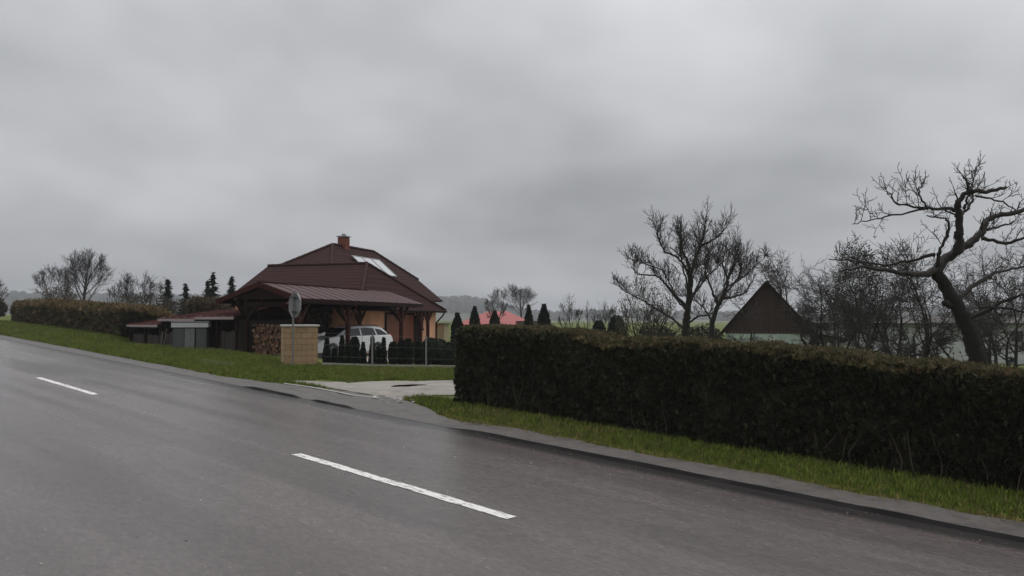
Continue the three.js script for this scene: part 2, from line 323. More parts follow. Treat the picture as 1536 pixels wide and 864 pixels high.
{
  const h = thing('house', 'peach rendered bungalow under a dark brown hipped tile roof with solar panels', 'house', [HOUSE[0], PAD, HOUSE[1]], HT);
  const slab = box(9.6, 0.16, 15, -4.6, -0.05, -8.2); mesh('floor_slab', slab, std([0.3, 0.29, 0.27], 0.8, { map: scaled(blotch, 0.5) }), h);
  // walls: x is across (right), z is minus the way back
  mesh('wall', box(2.2, 2.52, 0.3, -1.6, 1.28, -1.05), peach, h);
  mesh('wall', box(0.3, 2.52, 9.9, -0.65, 1.28, -6.16), peach, h);
  mesh('wall', box(0.3, 2.52, 14.5, -8.0, 1.28, -8.6), peach, h);
  mesh('wall', box(5.2, 2.52, 0.3, -5.3, 1.28, -15.6), peach, h);
  mesh('wall', box(0.3, 2.52, 4.6, -2.6, 1.28, -13.3), peach, h);
  mesh('wall', box(5.3, 2.5, 0.2, -5.36, 1.27, -1.5), darkTimber, h);
  // the plinth colour of the corner strip and the brown double door in the side wall
  const door = mesh('door', box(0.06, 2.06, 3.5, -0.47, 1.05, -5.85), std([0.16, 0.045, 0.016], 0.55, { map: scaled(woodGrain, 1.2) }), h);
  for (let k = 0; k < 12; k++) mesh('door_board', box(0.03, 2.0, 0.27, -0.43, 1.05, -4.24 - k * 0.292), std([0.16 + 0.02 * (k % 3), 0.047, 0.017], 0.5, { map: scaled(woodGrain, 1.4) }), door);
  mesh('handle', box(0.05, 0.16, 0.03, -0.39, 1.05, -5.9), greyMetal, door);
  const fr = [box(0.1, 2.16, 0.1, -0.46, 1.08, -4.06), box(0.1, 2.16, 0.1, -0.46, 1.08, -7.66), box(0.1, 0.1, 3.7, -0.46, 2.13, -5.86)];
  mesh('door_frame', mergeGeometries(fr), darkTimber, h);
  const lan = mesh('wall_lantern', mergeGeometries([box(0.07, 0.5, 0.22, -0.47, 1.5, -8.9), cyl(0.12, 0.06, 0.12, 8, -0.42, 1.8, -8.9), cyl(0.05, 0.12, 0.12, 8, -0.42, 1.2, -8.9)]), darkTimber, h);
  lan.userData.label = 'dark lantern shaped ornament on the side wall';
  mesh('side_panel', box(0.05, 1.9, 0.9, -0.48, 1.1, -8.15), darkTimber, h);
  // roof
  const roof = new THREE.Group(); roof.name = 'roof'; h.add(roof);
  const A = [-5.88, 6.39, -7.58], B = [-5.88, 6.39, -12.9], C = [-3.8, 4.58, -15.6], D = [-2.09, 3.09, -16.1], K = [-1.9, 4.91, -4.6], G = [-8.4, 4.91, -4.6], N = [0, 2.37, -0.22], E = [0, 2.37, -11.4], Hh = [-8.6, 2.82, -1];
  const J = [-4.18, 4.91, -4.6], J2 = [-7.58, 4.91, -4.6], C2 = [-7.96, 4.58, -15.6], D2 = [-9.67, 3.09, -16.1], tiles = [brownTile, brownTile2];
  tiledPlane([G, Hh, N, K], roof, tiles); tiledPlane([K, N, E], roof, tiles); tiledPlane([G, K, E, [-8.4, 2.37, -11.4]], roof, tiles);
  tiledPlane([A, B, C, D, [-2.09, 3.09, -4.6], J], roof, tiles); tiledPlane([A, J, J2], roof, tiles);
  tiledPlane([A, J2, [-9.67, 3.09, -4.6], D2, C2, B], roof, tiles); tiledPlane([B, C, C2], roof, tiles);
  const up = (p, d = 0.05) => [p[0], p[1] + d, p[2]];
  ridgeCap(roof, up(A), up(B)); ridgeCap(roof, up(A), up(J)); ridgeCap(roof, up(A), up(J2)); ridgeCap(roof, up(G), up(K)); ridgeCap(roof, up(K), up(N)); ridgeCap(roof, up(K), up(E)); ridgeCap(roof, up(B), up(C)); ridgeCap(roof, up(B), up(C2));
  const gm = new MB(); gm.face([[-8.3, 4.85, -4.6], [-8.4, 2.5, -1.2], [-8.4, 2.3, -11.2]]); gm.face([C, D, D2, C2].map(q => [q[0], q[1] - 0.06, q[2] + 0.25]).reverse());
  mesh('gable_cladding', gm.geo(), darkTimber, h);
  mesh('gutter', (() => { const m = new MB(); m.tube([[0.06, 2.3, -0.2], [0.06, 2.3, -11.5]], [0.07, 0.07], 8); return m.geo(); })(), darkTimber, h);
  mesh('gutter', (() => { const m = new MB(); m.tube([[-8.6, 2.74, -0.95], [-0.05, 2.3, -0.14]], [0.06, 0.06], 8); return m.geo(); })(), darkTimber, h);
  mesh('downpipe', (() => { const m = new MB(); m.tube([[0.04, 2.28, -11.3], [-0.1, 2.0, -11.2], [-0.44, 1.6, -11.05], [-0.44, 0.05, -11.05]], [0.05, 0.05, 0.05, 0.05], 7); return m.geo(); })(), darkTimber, h);
  // solar panels lie on the main slope: across-slope unit and up-slope unit
  const nrm = new THREE.Vector3(0.87, 1, 0).normalize(), sl = new THREE.Vector3(1, -0.87, 0).normalize();
  const panelMat = new THREE.MeshPhysicalMaterial({ roughness: 0.12, clearcoat: 1, clearcoatRoughness: 0.05, side: THREE.DoubleSide }); panelMat.color.setRGB(0.4, 0.41, 0.43);  // pale base colour stands in for the sky reflected in the glass
  for (let k = 0; k < 3; k++) {
    const base = new THREE.Vector3(-4.35, 6.39 - 0.87 * 1.53, -8.75 - k * 1.24).addScaledVector(nrm, 0.14), g = new THREE.Group(); g.name = 'solar_panel'; roof.add(g);
    g.matrixAutoUpdate = false; g.matrix.makeBasis(sl, nrm, new THREE.Vector3().crossVectors(sl, nrm)).setPosition(base);
    g.matrix.decompose(g.position, g.quaternion, g.scale); g.matrixAutoUpdate = true;
    mesh('pane', box(1.66, 0.03, 1.14, 0, 0.02, 0), panelMat, g);
    mesh('frame', mergeGeometries([box(1.76, 0.07, 0.045, 0, 0.02, 0.594), box(1.76, 0.07, 0.045, 0, 0.02, -0.594), box(0.045, 0.07, 1.14, 0.857, 0.02, 0), box(0.045, 0.07, 1.14, -0.857, 0.02, 0)]), greyMetal, g);
  }
  // chimney
  const ch = new THREE.Group(); ch.name = 'chimney'; h.add(ch);
  const bm = [std([0.24, 0.07, 0.045], 0.9, { map: scaled(grain, 2) }), std([0.19, 0.055, 0.038], 0.9, { map: scaled(grain, 2) })], mort = std([0.2, 0.17, 0.15], 1);
  mesh('chimney_core', box(0.5, 1.0, 0.5, -5.88, 6.5, -8.9), mort, ch);
  const bgA = new THREE.BoxGeometry(0.27, 0.1, 0.03), bgB = new THREE.BoxGeometry(0.03, 0.1, 0.27);
  for (let r = 0; r < 7; r++) for (let q = 0; q < 2; q++) for (let f = 0; f < 4; f++) {
    const off = (q - 0.5) * 0.28, y = 6.22 + r * 0.115, b = mesh('brick', f < 2 ? bgA : bgB, bm[(r + q + f) % 2], ch);
    b.position.set(-5.88 + (f < 2 ? off : f === 2 ? 0.26 : -0.26), y, -8.9 + (f < 2 ? (f ? -0.26 : 0.26) : off));
  }
  mesh('chimney_cap', mergeGeometries([box(0.66, 0.06, 0.66, -5.88, 7.03, -8.9), cyl(0.12, 0.14, 0.12, 10, -5.88, 7.12, -8.9), cyl(0.05, 0.16, 0.06, 10, -5.88, 7.22, -8.9)]), greyMetal, ch);
  // porch posts under the side eave
  for (const [b, a] of [[-0.05, 0.4], [-0.08, 7.85], [-0.08, 8.9]]) {
    const p = mesh('porch_post', box(0.16, 2.3, 0.16, b, 1.15, -a), redTimber, h);
    mesh('brace', mergeGeometries([beam([b, 1.6, -a], [b, 2.28, -a - 0.6], 0.1, 0.12), beam([b, 1.6, -a], [b, 2.28, -a + 0.6], 0.1, 0.12)]), redTimber, p);
  }
}
// concrete yard by the house, put in to bounce light onto its wall
{
  const m = new MB(), n = 8, bs = [1.65, 2.4, 3.2, 4.2], as = range(-6.5, 11, 1.1);
  for (const a of as) for (const b of bs) { const [x, z] = hxz(b, a); m.vert(x, landXZ(x, z) + 0.03, z, 0, 1, 0, a, b); }
  for (let i = 0; i < as.length - 1; i++) for (let k = 0; k < 3; k++) { const a = i * 4 + k; m.tri(a, a + 1, a + 4); m.tri(a + 1, a + 5, a + 4); }
  const g = m.geo(); g.computeVertexNormals(); structure('added_yard', g, std([0.38, 0.35, 0.31], 0.85, { map: scaled(blotch, 0.4) }));
}
// carport
{
  const c = thing('carport', 'open timber carport with a low brown sheet metal gable roof in front of the house', 'carport', [HOUSE[0], PAD, HOUSE[1]], HT);
  const sheetMat = [0, 1].map(k => dull([0.075 - 0.004 * k, 0.037 - 0.003 * k, 0.038 - 0.002 * k], 0.5, { map: scaled(blotch, 0.6) }));
  const R0 = [-0.5, 3.32], eR = [1.55, 2.63], eL = [-2.55, 2.63];
  for (const [e, a0, a1] of [[eR, -7.2, 4.5], [eL, -7.2, 1.4]]) {
    const n = Math.round((a1 - a0) / 0.78), st = (a1 - a0) / n, L = Math.hypot(e[0] - R0[0], e[1] - R0[1]), ang = Math.atan2(e[1] - R0[1], e[0] - R0[0]);
    for (let k = 0; k < n; k++) {
      const parts = [new THREE.BoxGeometry(L, 0.03, st - 0.006), new THREE.BoxGeometry(L, 0.02, 0.025).translate(0, 0.022, st / 2 - 0.02)];
      const g = mergeGeometries(parts); g.rotateZ(ang); g.translate((e[0] + R0[0]) / 2, (e[1] + R0[1]) / 2, -(a0 + (k + 0.5) * st));
      mesh('roof_sheet', g, sheetMat[k % 2], c);
    }
    mesh('fascia', beam([R0[0], R0[1] - 0.1, 7.22], [e[0], e[1] - 0.1, 7.22], 0.04, 0.2), redTimber, c);
    mesh('eave_board', box(0.04, 0.16, a1 - a0, e[0], e[1] - 0.09, -(a0 + a1) / 2), darkTimber, c);
    for (let k = 0; k < 9; k++) { const z = 6.9 - k * 0.95; if (z < -a1) break; mesh('rafter', beam([R0[0], R0[1] - 0.1, z], [e[0], e[1] - 0.1, z], 0.08, 0.14), darkTimber, c); }
  }
  mesh('ridge_capping', beam([-0.5, 3.35, 7.25], [-0.5, 3.35, -2.0], 0.24, 0.03), sheetMat[0], c);
  mesh('ridge_beam', beam([-0.5, 3.1, 7.1], [-0.5, 3.1, -1.6], 0.14, 0.2), darkTimber, c);
  mesh('floor_slab', box(3.4, 0.1, 10.4, 0.1, -0.02, 1.9), std([0.4, 0.38, 0.35], 0.8, { map: scaled(blotch, 0.5) }), c);  // pale slab added to bounce light up under the carport roof
  // purlins along both post rows, tie beams across, posts with braces
  for (const [b, a1] of [[1.2, 4.3], [-1.25, 1.0]]) mesh('purlin', box(0.15, 0.18, a1 + 7.1, b, b > 0 ? 2.53 : 2.72, -(a1 - 7.1) / 2), darkTimber, c);
  for (const a of [-6.95, -2.95, 0.9]) mesh('tie_beam', box(2.7, 0.18, 0.14, -0.02, 2.42, -a), darkTimber, c);
  mesh('king_post', box(0.12, 0.6, 0.12, -0.5, 2.8, 6.95), darkTimber, c);
  mesh('gable_boards', (() => { const m = new MB(); m.face([[-2.2, 2.62, 7.12], [1.2, 2.62, 7.12], [-0.5, 3.2, 7.12]]); return m.geo(); })(), darkTimber, c);
  for (const [b, a] of [[1.2, -6.95], [1.2, -2.95], [1.2, 2.57], [-1.25, -6.95], [-1.25, -2.95]]) {
    const g0 = Math.min(0, landXZ(...hxz(b, a)) - PAD) - 0.1, top = b > 0 ? 2.44 : 2.63, p = mesh('post', box(0.17, top - g0, 0.17, b, (top + g0) / 2, -a), b > 0 ? redTimber : darkTimber, c);
    mesh('brace', mergeGeometries([beam([b, top - 0.85, -a], [b, top, -a + 0.75], 0.1, 0.13), beam([b, top - 0.85, -a], [b, top, -a - 0.75], 0.1, 0.13)]), b > 0 ? redTimber : darkTimber, p);
    const s = b > 0 ? -1 : 1; mesh('brace', beam([b, top - 0.8, -a], [b + s * 0.7, top - 0.05, -a], 0.1, 0.13), darkTimber, p);
  }
}
// car: estate, nose towards the road. local x = forward, z = its right side, built facing +x
{
  const [cx, cz] = [-8.12, -37.4], t = thing('estate_car', 'white estate car parked under the carport behind small conifers', 'car', [cx, PAD + 0.03, cz], 0);
  t.rotation.y = Math.atan2(-0.766, -0.643); // nose points (-0.643, 0.766) in x, z
  const white = new THREE.MeshPhysicalMaterial({ roughness: 0.35, clearcoat: 1, clearcoatRoughness: 0.06, side: THREE.DoubleSide }); white.color.setRGB(0.82, 0.83, 0.84);
  const glass = new THREE.MeshPhysicalMaterial({ roughness: 0.06, side: THREE.DoubleSide }); glass.color.setRGB(0.012, 0.014, 0.016);
  const black = std([0.015, 0.015, 0.016], 0.6), rimM = std([0.45, 0.46, 0.47], 0.35, { metalness: 0.8 }), lampM = std([0.5, 0.52, 0.54], 0.15), red = std([0.35, 0.02, 0.015], 0.2);
  // lower body from a side profile with wheel arches
  const s = new THREE.Shape(); s.moveTo(-2.2, 0.28); s.lineTo(-1.72, 0.24); s.absarc(-1.33, 0.33, 0.38, Math.PI + 0.2, -0.2, true); s.lineTo(0.97, 0.2); s.absarc(1.36, 0.33, 0.38, Math.PI + 0.3, -0.2, true); s.lineTo(2.16, 0.26);
  s.bezierCurveTo(2.28, 0.4, 2.26, 0.56, 2.14, 0.66); s.bezierCurveTo(1.9, 0.8, 1.5, 0.88, 1.05, 0.92); s.lineTo(-2.12, 0.96); s.bezierCurveTo(-2.3, 0.82, -2.3, 0.5, -2.2, 0.28);
  const lb = new THREE.ExtrudeGeometry(s, { depth: 1.6, bevelEnabled: true, bevelSize: 0.06, bevelThickness: 0.085, bevelSegments: 4, curveSegments: 14 }); lb.translate(0, 0, -0.8);
  mesh('body', lb, white, t);
  // greenhouse as a loft of rings: base line, glass top line, roof edge, roof crown
  const rings = [
    { y: 0.9, xs: [1.22, -2.2], w: 0.86 }, { y: 0.95, xs: [1.1, -2.18], w: 0.845 }, { y: 1.12, xs: [0.82, -2.1], w: 0.79 }, { y: 1.34, xs: [0.36, -1.86], w: 0.69 }, { y: 1.41, xs: [0.14, -1.7], w: 0.63 }, { y: 1.46, xs: [-0.1, -1.45], w: 0.5 }, { y: 1.48, xs: [-0.4, -1.15], w: 0.2 }];
  const m = new MB(), prof = rings.map(r => { const pts = []; for (let k = 0; k < 24; k++) { const a = k / 24 * 2 * Math.PI, c = Math.cos(a), q = Math.sin(a), e = 0.24, X = Math.sign(c) * Math.abs(c) ** e, Z = Math.sign(q) * Math.abs(q) ** e; pts.push([(r.xs[0] + r.xs[1]) / 2 + X * (r.xs[0] - r.xs[1]) / 2, r.y, Z * r.w]); } return pts; });
  for (const P of prof) for (const p of P) m.vert(...p, 0, 1, 0);
  for (let k = 0; k < prof.length - 1; k++) for (let q = 0; q < 24; q++) { const a = k * 24 + q, b = k * 24 + (q + 1) % 24; m.tri(a, a + 24, b); m.tri(b, a + 24, b + 24); }
  { const c = m.vert(-0.85, 1.482, 0, 0, 1, 0), o = (prof.length - 1) * 24; for (let q = 0; q < 24; q++) m.tri(o + q, c, o + (q + 1) % 24); }
  const gg = m.geo(); gg.computeVertexNormals(); mesh('roof', gg, white, t);
  const onSide = (x, y, sgn) => [x, y, sgn * (lerp(0.845, 0.69, (y - 0.95) / 0.39) + 0.018)];
  for (const sg of [-1, 1]) {
    for (const [name, q] of [['side_window', [[0.92, 0.965], [0.62, 1.14], [0.24, 1.32], [-0.28, 1.36], [-0.28, 0.965]]], ['side_window', [[-0.35, 0.965], [-0.35, 1.36], [-0.8, 1.365], [-1.16, 1.34], [-1.24, 0.97]]], ['side_window', [[-1.32, 0.98], [-1.24, 1.33], [-1.58, 1.28], [-1.98, 1.02]]]]) {
      const mm = new MB(); mm.face(q.map(([x, y]) => onSide(x, y, sg))); mesh(name, mm.geo(), glass, t);
    }
    mesh('wing_mirror', new RoundedBoxGeometry(0.12, 0.14, 0.2, 2, 0.04).translate(0.8, 1.0, sg * 0.97), white, t);
    mesh('roof_rail', (() => { const q = new MB(); q.tube([[0.05, 1.43, sg * 0.55], [-0.1, 1.49, sg * 0.56], [-1.4, 1.49, sg * 0.56], [-1.6, 1.42, sg * 0.55]], [0.018, 0.018, 0.018, 0.018], 6); return q.geo(); })(), black, t);
    for (const x of [0.0, -0.95]) mesh('door_handle', new RoundedBoxGeometry(0.2, 0.035, 0.03, 2, 0.01).translate(x, 0.9, sg * 0.895), rimM, t);
    mesh('headlight', new RoundedBoxGeometry(0.4, 0.16, 0.3, 3, 0.06).translate(1.95, 0.68, sg * 0.68), lampM, t);
    mesh('tail_light', new RoundedBoxGeometry(0.14, 0.34, 0.18, 2, 0.04).translate(-2.19, 0.9, sg * 0.74), red, t);
    mesh('door_line', mergeGeometries([box(0.012, 0.66, 0.01, 0.72, 0.62, sg * 0.884), box(0.012, 0.7, 0.01, -0.32, 0.64, sg * 0.884), box(0.012, 0.5, 0.01, -1.02, 0.74, sg * 0.884)]), black, t);
    for (const x of [1.36, -1.33]) {
      const w = new THREE.Group(); w.name = 'wheel'; t.add(w); w.position.set(x, 0.32, sg * 0.78);
      const ty = new THREE.TorusGeometry(0.24, 0.085, 10, 24); ty.scale(1, 1, 1.15); mesh('tyre', ty, black, w);
      const parts = [new THREE.CylinderGeometry(0.06, 0.06, 0.05, 12).rotateX(Math.PI / 2).translate(0, 0, sg * 0.06), new THREE.TorusGeometry(0.19, 0.02, 8, 24).translate(0, 0, sg * 0.06)];
      for (let k = 0; k < 5; k++) parts.push(new THREE.BoxGeometry(0.15, 0.05, 0.03).translate(0.11, 0, sg * 0.06).rotateZ(k * 2 * Math.PI / 5));
      mesh('rim', mergeGeometries(parts.map(g => g.toNonIndexed())), rimM, w);
    }
  }
  { const mm = new MB(); mm.face([[1.08, 0.97, -0.74], [1.08, 0.97, 0.74], [0.38, 1.34, 0.6], [0.38, 1.34, -0.6]].map(([x, y, z]) => [x + 0.03, y + 0.02, z])); mesh('windscreen', mm.geo(), glass, t); }
  { const mm = new MB(); mm.face([[-2.16, 1.02, -0.68], [-2.16, 1.02, 0.68], [-1.9, 1.32, 0.56], [-1.9, 1.32, -0.56]].map(([x, y, z]) => [x - 0.03, y + 0.02, z])); mesh('rear_window', mm.geo(), glass, t); }
  mesh('grille', new RoundedBoxGeometry(0.06, 0.2, 0.9, 2, 0.03).translate(2.23, 0.6, 0), black, t);
  mesh('number_plate', box(0.01, 0.11, 0.5, 2.27, 0.42, 0), creamMat, t);
}
// firewood under the carport's open end: split logs, ends towards the road
{
  const R = mulberry(77), front = -6.75, t = thing('firewood_stack', 'stack of split firewood under the open carport end', 'firewood', [HOUSE[0], PAD, HOUSE[1]], HT);
  const bark = [std([0.06, 0.04, 0.028], 0.95, { map: scaled(woodGrain, 2) }), std([0.045, 0.032, 0.024], 0.95, { map: scaled(woodGrain, 2) })];
  const ends = [[0.2, 0.1, 0.055], [0.14, 0.07, 0.042], [0.1, 0.055, 0.035], [0.27, 0.17, 0.11], [0.17, 0.075, 0.04]].map(c => std(c, 0.9, { map: scaled(grain, 1) }));
  const shapes = [0, 1, 2, 3].map(k => { const s = new THREE.Shape(), n = 5 + k; for (let i = 0; i < n; i++) { const a = i / n * 2 * Math.PI + k, r = 0.075 * (0.75 + 0.4 * hash2(i, k, 3)); i ? s.lineTo(Math.cos(a) * r, Math.sin(a) * r) : s.moveTo(Math.cos(a) * r, Math.sin(a) * r); } return new THREE.ExtrudeGeometry(s, { depth: 0.9, bevelEnabled: false }); });
  const gy = b => landXZ(...hxz(b, front)) - PAD;
  let n = 0;
  for (let r = 0; r < 11 && n < 290; r++) for (let k = 0; k < 17 && n < 290; k++) {
    const b = -1.02 + k * 0.118 + (r % 2) * 0.06 + (R() - 0.5) * 0.04, y = gy(b) + 0.07 + r * 0.112 + (R() - 0.5) * 0.03; n++;
    const l = mesh('log', shapes[Math.floor(R() * 4)], [ends[Math.floor(R() * 5)], bark[n % 2]], t);
    l.position.set(b, y, -front - 0.9 + (R() - 0.5) * 0.14); l.rotation.z = R() * 6; l.scale.setScalar(0.8 + R() * 0.35); l.scale.z = 1;
  }
}
// block-built enclosure by the drive with a pale coping
{
  const p0 = toXZ(23.62, 13.5), p1 = toXZ(23.2, 14.5), L = Math.hypot(p1[0] - p0[0], p1[1] - p0[1]), turn = Math.atan2(-(p1[1] - p0[1]), p1[0] - p0[0]);
  const y0 = land(23.4, 14.1) - 0.06, w = thing('block_enclosure', 'beige split block bin enclosure with pale coping behind the road sign', 'enclosure', [p0[0], y0, p0[1]], turn);
  const cols = [[0.43, 0.29, 0.16], [0.45, 0.305, 0.17], [0.41, 0.275, 0.15], [0.44, 0.295, 0.16]].map(c => std(c, 0.95, { map: scaled(grain, 1.6), bumpMap: scaled(noiseBump, 5), bumpScale: 0.012 })), mortar = std([0.38, 0.26, 0.145], 1);
  const DEP = 0.95, top = 1.42;
  mesh('core', box(L - 0.06, top - 0.02, DEP - 0.06, L / 2, top / 2 - 0.01, -DEP / 2), mortar, w);
  const R = mulberry(5), bw = L / 3, gA = new RoundedBoxGeometry(bw - 0.006, 0.193, 0.05, 1, 0.008), gH = new RoundedBoxGeometry(bw / 2 - 0.006, 0.193, 0.05, 1, 0.008), gS = new RoundedBoxGeometry(0.05, 0.193, DEP / 3 - 0.006, 1, 0.008);
  for (let r = 0; r < 7; r++) {
    const y = 0.1 + r * 0.2, odd = r % 2;
    for (let k = 0; k < (odd ? 4 : 3); k++) { const half = odd && (k === 0 || k === 3), x = odd ? (k === 0 ? bw / 4 : k === 3 ? L - bw / 4 : k * bw) : (k + 0.5) * bw; const b = mesh('block', half ? gH : gA, cols[Math.floor(R() * 4)], w); b.position.set(x, y, -0.02 + R() * 0.012); }
    for (let k = 0; k < 3; k++) for (const sx of [0.005, L - 0.005]) { const b = mesh('block', gS, cols[Math.floor(R() * 4)], w); b.position.set(sx, y, -0.06 - (k + 0.5) * (DEP - 0.06) / 3); }
  }
  mesh('coping', new RoundedBoxGeometry(L + 0.12, 0.06, DEP + 0.12, 2, 0.012).translate(L / 2, top + 0.02, -DEP / 2), std([0.55, 0.53, 0.49], 0.8, { map: scaled(blotch, 1) }), w);
}
// back of an octagonal road sign on its pole
{
  const [x, z] = toXZ(23.2, 13.55), y = land(23.2, 13.55), t = thing('road_sign', 'back of an octagonal grey road sign on a slim pole', 'road sign', [x, y, z], -0.82);
  const pole = mesh('pole', cyl(0.032, 0.032, 2.63, 12, 0, 1.24, 0), std([0.2, 0.19, 0.18], 0.6, { metalness: 0.3, map: scaled(grain, 3) }), t);
  mesh('pole_cap', cyl(0.012, 0.034, 0.03, 12, 0, 2.57, 0), greyMetal, pole);
  const s = new THREE.Shape(); for (let k = 0; k < 8; k++) { const a = (k + 0.5) / 8 * 2 * Math.PI, r = 0.43; k ? s.lineTo(Math.cos(a) * r, Math.sin(a) * r) : s.moveTo(Math.cos(a) * r, Math.sin(a) * r); } s.closePath();
  const pl = mesh('sign_plate', new THREE.ExtrudeGeometry(s, { depth: 0.012, bevelEnabled: true, bevelSize: 0.008, bevelThickness: 0.006, bevelSegments: 2 }).translate(0, 2.08, -0.075), std([0.2, 0.205, 0.21], 0.55, { map: scaled(blotch, 1.4), metalness: 0.2 }), t);
  const rimP = []; for (let k = 0; k <= 8; k++) { const a = (k + 0.5) / 8 * 2 * Math.PI; rimP.push([Math.cos(a) * 0.43, 2.08 + Math.sin(a) * 0.43, -0.055]); }
  mesh('folded_rim', (() => { const q = new MB(); for (let k = 0; k < 8; k++) q.tube([rimP[k], rimP[k + 1]], [0.018, 0.018], 6); return q.geo(); })(), galv, pl);
  for (const yy of [1.84, 2.32]) { mesh('bracket', mergeGeometries([box(0.42, 0.045, 0.03, 0, yy, -0.045), box(0.11, 0.07, 0.1, 0, yy, 0.0)]), std([0.06, 0.06, 0.062], 0.6), pl); }
}
// wire fence along the drive
{
  const t = thing('wire_fence', 'low wire fence with slim grey posts in front of the small conifers', 'fence');
  const pts = [[23.1, 14.6], [22.1, 16.0], [22.3, 18.6], [22.7, 21.2], [23.1, 24.2]].map(([u, v]) => rp(u, v));
  const plinth = new MB(), wire = new MB();
  pts.forEach((p, i) => {
    if (i) { mesh('post', cyl(0.03, 0.03, 1.25, 8, p[0], p[1] + 0.58, p[2]), std([0.22, 0.22, 0.21], 0.8, { map: scaled(grain, 3) }), t); }
    if (i < pts.length - 1) { const q = pts[i + 1]; mesh('plinth_slab', beam([p[0], p[1] + 0.05, p[2]], [q[0], q[1] + 0.05, q[2]], 0.05, 0.16), std([0.3, 0.29, 0.27], 0.9, { map: scaled(blotch, 1) }), t); for (const h of [0.35, 0.75, 1.15]) wire.tube([[p[0], p[1] + h, p[2]], [q[0], q[1] + h, q[2]]], [0.0013, 0.0013], 4); }
  });
  mesh('wire', wire.geo(), galv, t);
}
// three lean-to sheds stepping down the slope along the verge
{
  const red = [dull([0.075, 0.014, 0.013], 0.6, { map: scaled(blotch, 0.7) }), dull([0.058, 0.013, 0.012], 0.6, { map: scaled(blotch, 0.7) })], pale = std([0.34, 0.27, 0.26], 0.5, { map: scaled(grain, 1) });
  const plank = [[0.05, 0.042, 0.036], [0.062, 0.05, 0.042], [0.04, 0.033, 0.028], [0.075, 0.058, 0.044]].map(c => std(c, 0.9, { map: scaled(woodGrain, 1.5) }));
  const labs = ['lean to shed with boarded front beside the dark left hedge', 'middle lean to shed with boards leaning under its red roof', 'lean to shed with dark open front beside the carport'];
  const us = [[41.9, 38.0], [37.9, 33.9], [33.8, 30.2]];
  us.forEach(([u0, u1], i) => {
    const y0 = land(u1, 15.3) - 0.04, [x, z] = toXZ(u0, 15.2), L = u0 - u1, t = thing('lean_to_shed', labs[i], 'shed', [x, y0, z], 0, 'sheds along the verge');
    t.rotation.y = Math.atan2(DZ, -DX); // local x runs down the road, local z towards the road
    const eave = 1.52 + 0.02 * i, back = 1.98, dep = 2.8;
    const ln = n => range(0, L, L / n);
    const nS = 5, st = L / nS, sl = Math.hypot(dep + 0.3, back - eave), an = Math.atan2(back - eave, dep + 0.3);
    for (let k = 0; k < nS; k++) { const g = mergeGeometries([new THREE.BoxGeometry(st - 0.006, 0.03, sl), new THREE.BoxGeometry(0.03, 0.035, sl).translate(st / 2 - 0.03, 0.03, 0)]); g.rotateX(an); g.translate((k + 0.5) * st, (eave + back) / 2, -dep / 2 + 0.15); mesh('roof_sheet', g, red[k % 2], t); }
    mesh('fascia', box(L + 0.06, 0.11, 0.03, L / 2, eave - 0.07, 0.32), pale, t);
    for (const xx of ln(2)) mesh('post', box(0.11, eave - 0.02, 0.11, clamp(xx, 0.08, L - 0.08), eave / 2 - 0.05, 0.12), darkTimber, t);
    mesh('back_wall', box(L, back - 0.1, 0.06, L / 2, back / 2 - 0.1, -dep), plank[2], t);
    for (const xx of [0.03, L - 0.03]) mesh('end_wall', box(0.05, eave - 0.1, dep, xx, eave / 2 - 0.08, -dep / 2), plank[2], t);
    mesh('top_beam', box(L, 0.12, 0.1, L / 2, eave - 0.14, 0.12), darkTimber, t);
    const R = mulberry(40 + i), nb = Math.floor(L / 0.17);
    for (let k = 0; k < nb; k++) {
      const xx = (k + 0.5) * L / nb; if (i === 1 && xx > 1.4 && xx < 2.0) continue; if (i === 2 && xx < 1.4) continue;
      const hh = i === 0 ? 0.98 + R() * 0.1 : i === 1 ? 0.75 + R() * 0.4 : 0.9 + R() * 0.12, b = mesh('board', box(L / nb - 0.015, hh, 0.025, 0, hh / 2, 0), plank[Math.floor(R() * 4)], t);
      b.position.set(xx, -0.02, i === 1 ? 0.2 + R() * 0.1 : 0.02 - R() * 0.02); if (i === 1) { b.rotation.x = -0.08 - R() * 0.08; b.rotation.z = (R() - 0.5) * 0.1; }
    }
  });
}
// storage box with a pale band standing on the verge in front of the sheds
{
  const [x, z] = toXZ(32.7, 14.25), t = thing('storage_box', 'grey green storage box with a pale band round its top beside the sheds', 'storage box', [x, land(32.7, 14.25) - 0.03, z], 0.25);
  const pan = [[0.06, 0.07, 0.066], [0.14, 0.15, 0.145], [0.05, 0.058, 0.055]].map(c => std(c, 0.6, { map: scaled(blotch, 1.2) }));
  mesh('core', box(1.3, 0.95, 0.85, 0, 0.5, 0), pan[2], t);
  [0, 1, 0].forEach((c, k) => mesh('panel', box(0.4, 0.86, 0.03, -0.43 + k * 0.43, 0.5, 0.442), pan[k === 1 ? 1 : 0], t));
  for (const s of [-1, 1]) for (let k = 0; k < 2; k++) mesh('panel', box(0.03, 0.86, 0.38, s * 0.665, 0.5, -0.21 + k * 0.42), pan[0], t);
  mesh('band', box(1.46, 0.2, 1.0, 0, 1.08, 0), std([0.5, 0.5, 0.49], 0.7, { map: scaled(grain, 2.2) }), t);
  mesh('lid', new RoundedBoxGeometry(1.5, 0.06, 1.04, 2, 0.02).translate(0, 1.21, 0), std([0.1, 0.1, 0.1], 0.7), t);
  for (const sx of [-1, 1]) for (const sz of [-1, 1]) mesh('foot', box(0.1, 0.12, 0.1, sx * 0.55, 0.0, sz * 0.34), darkTimber, t);
  mesh('strap', box(0.05, 0.92, 0.02, 0.22, 0.52, 0.468), darkTimber, t);
}
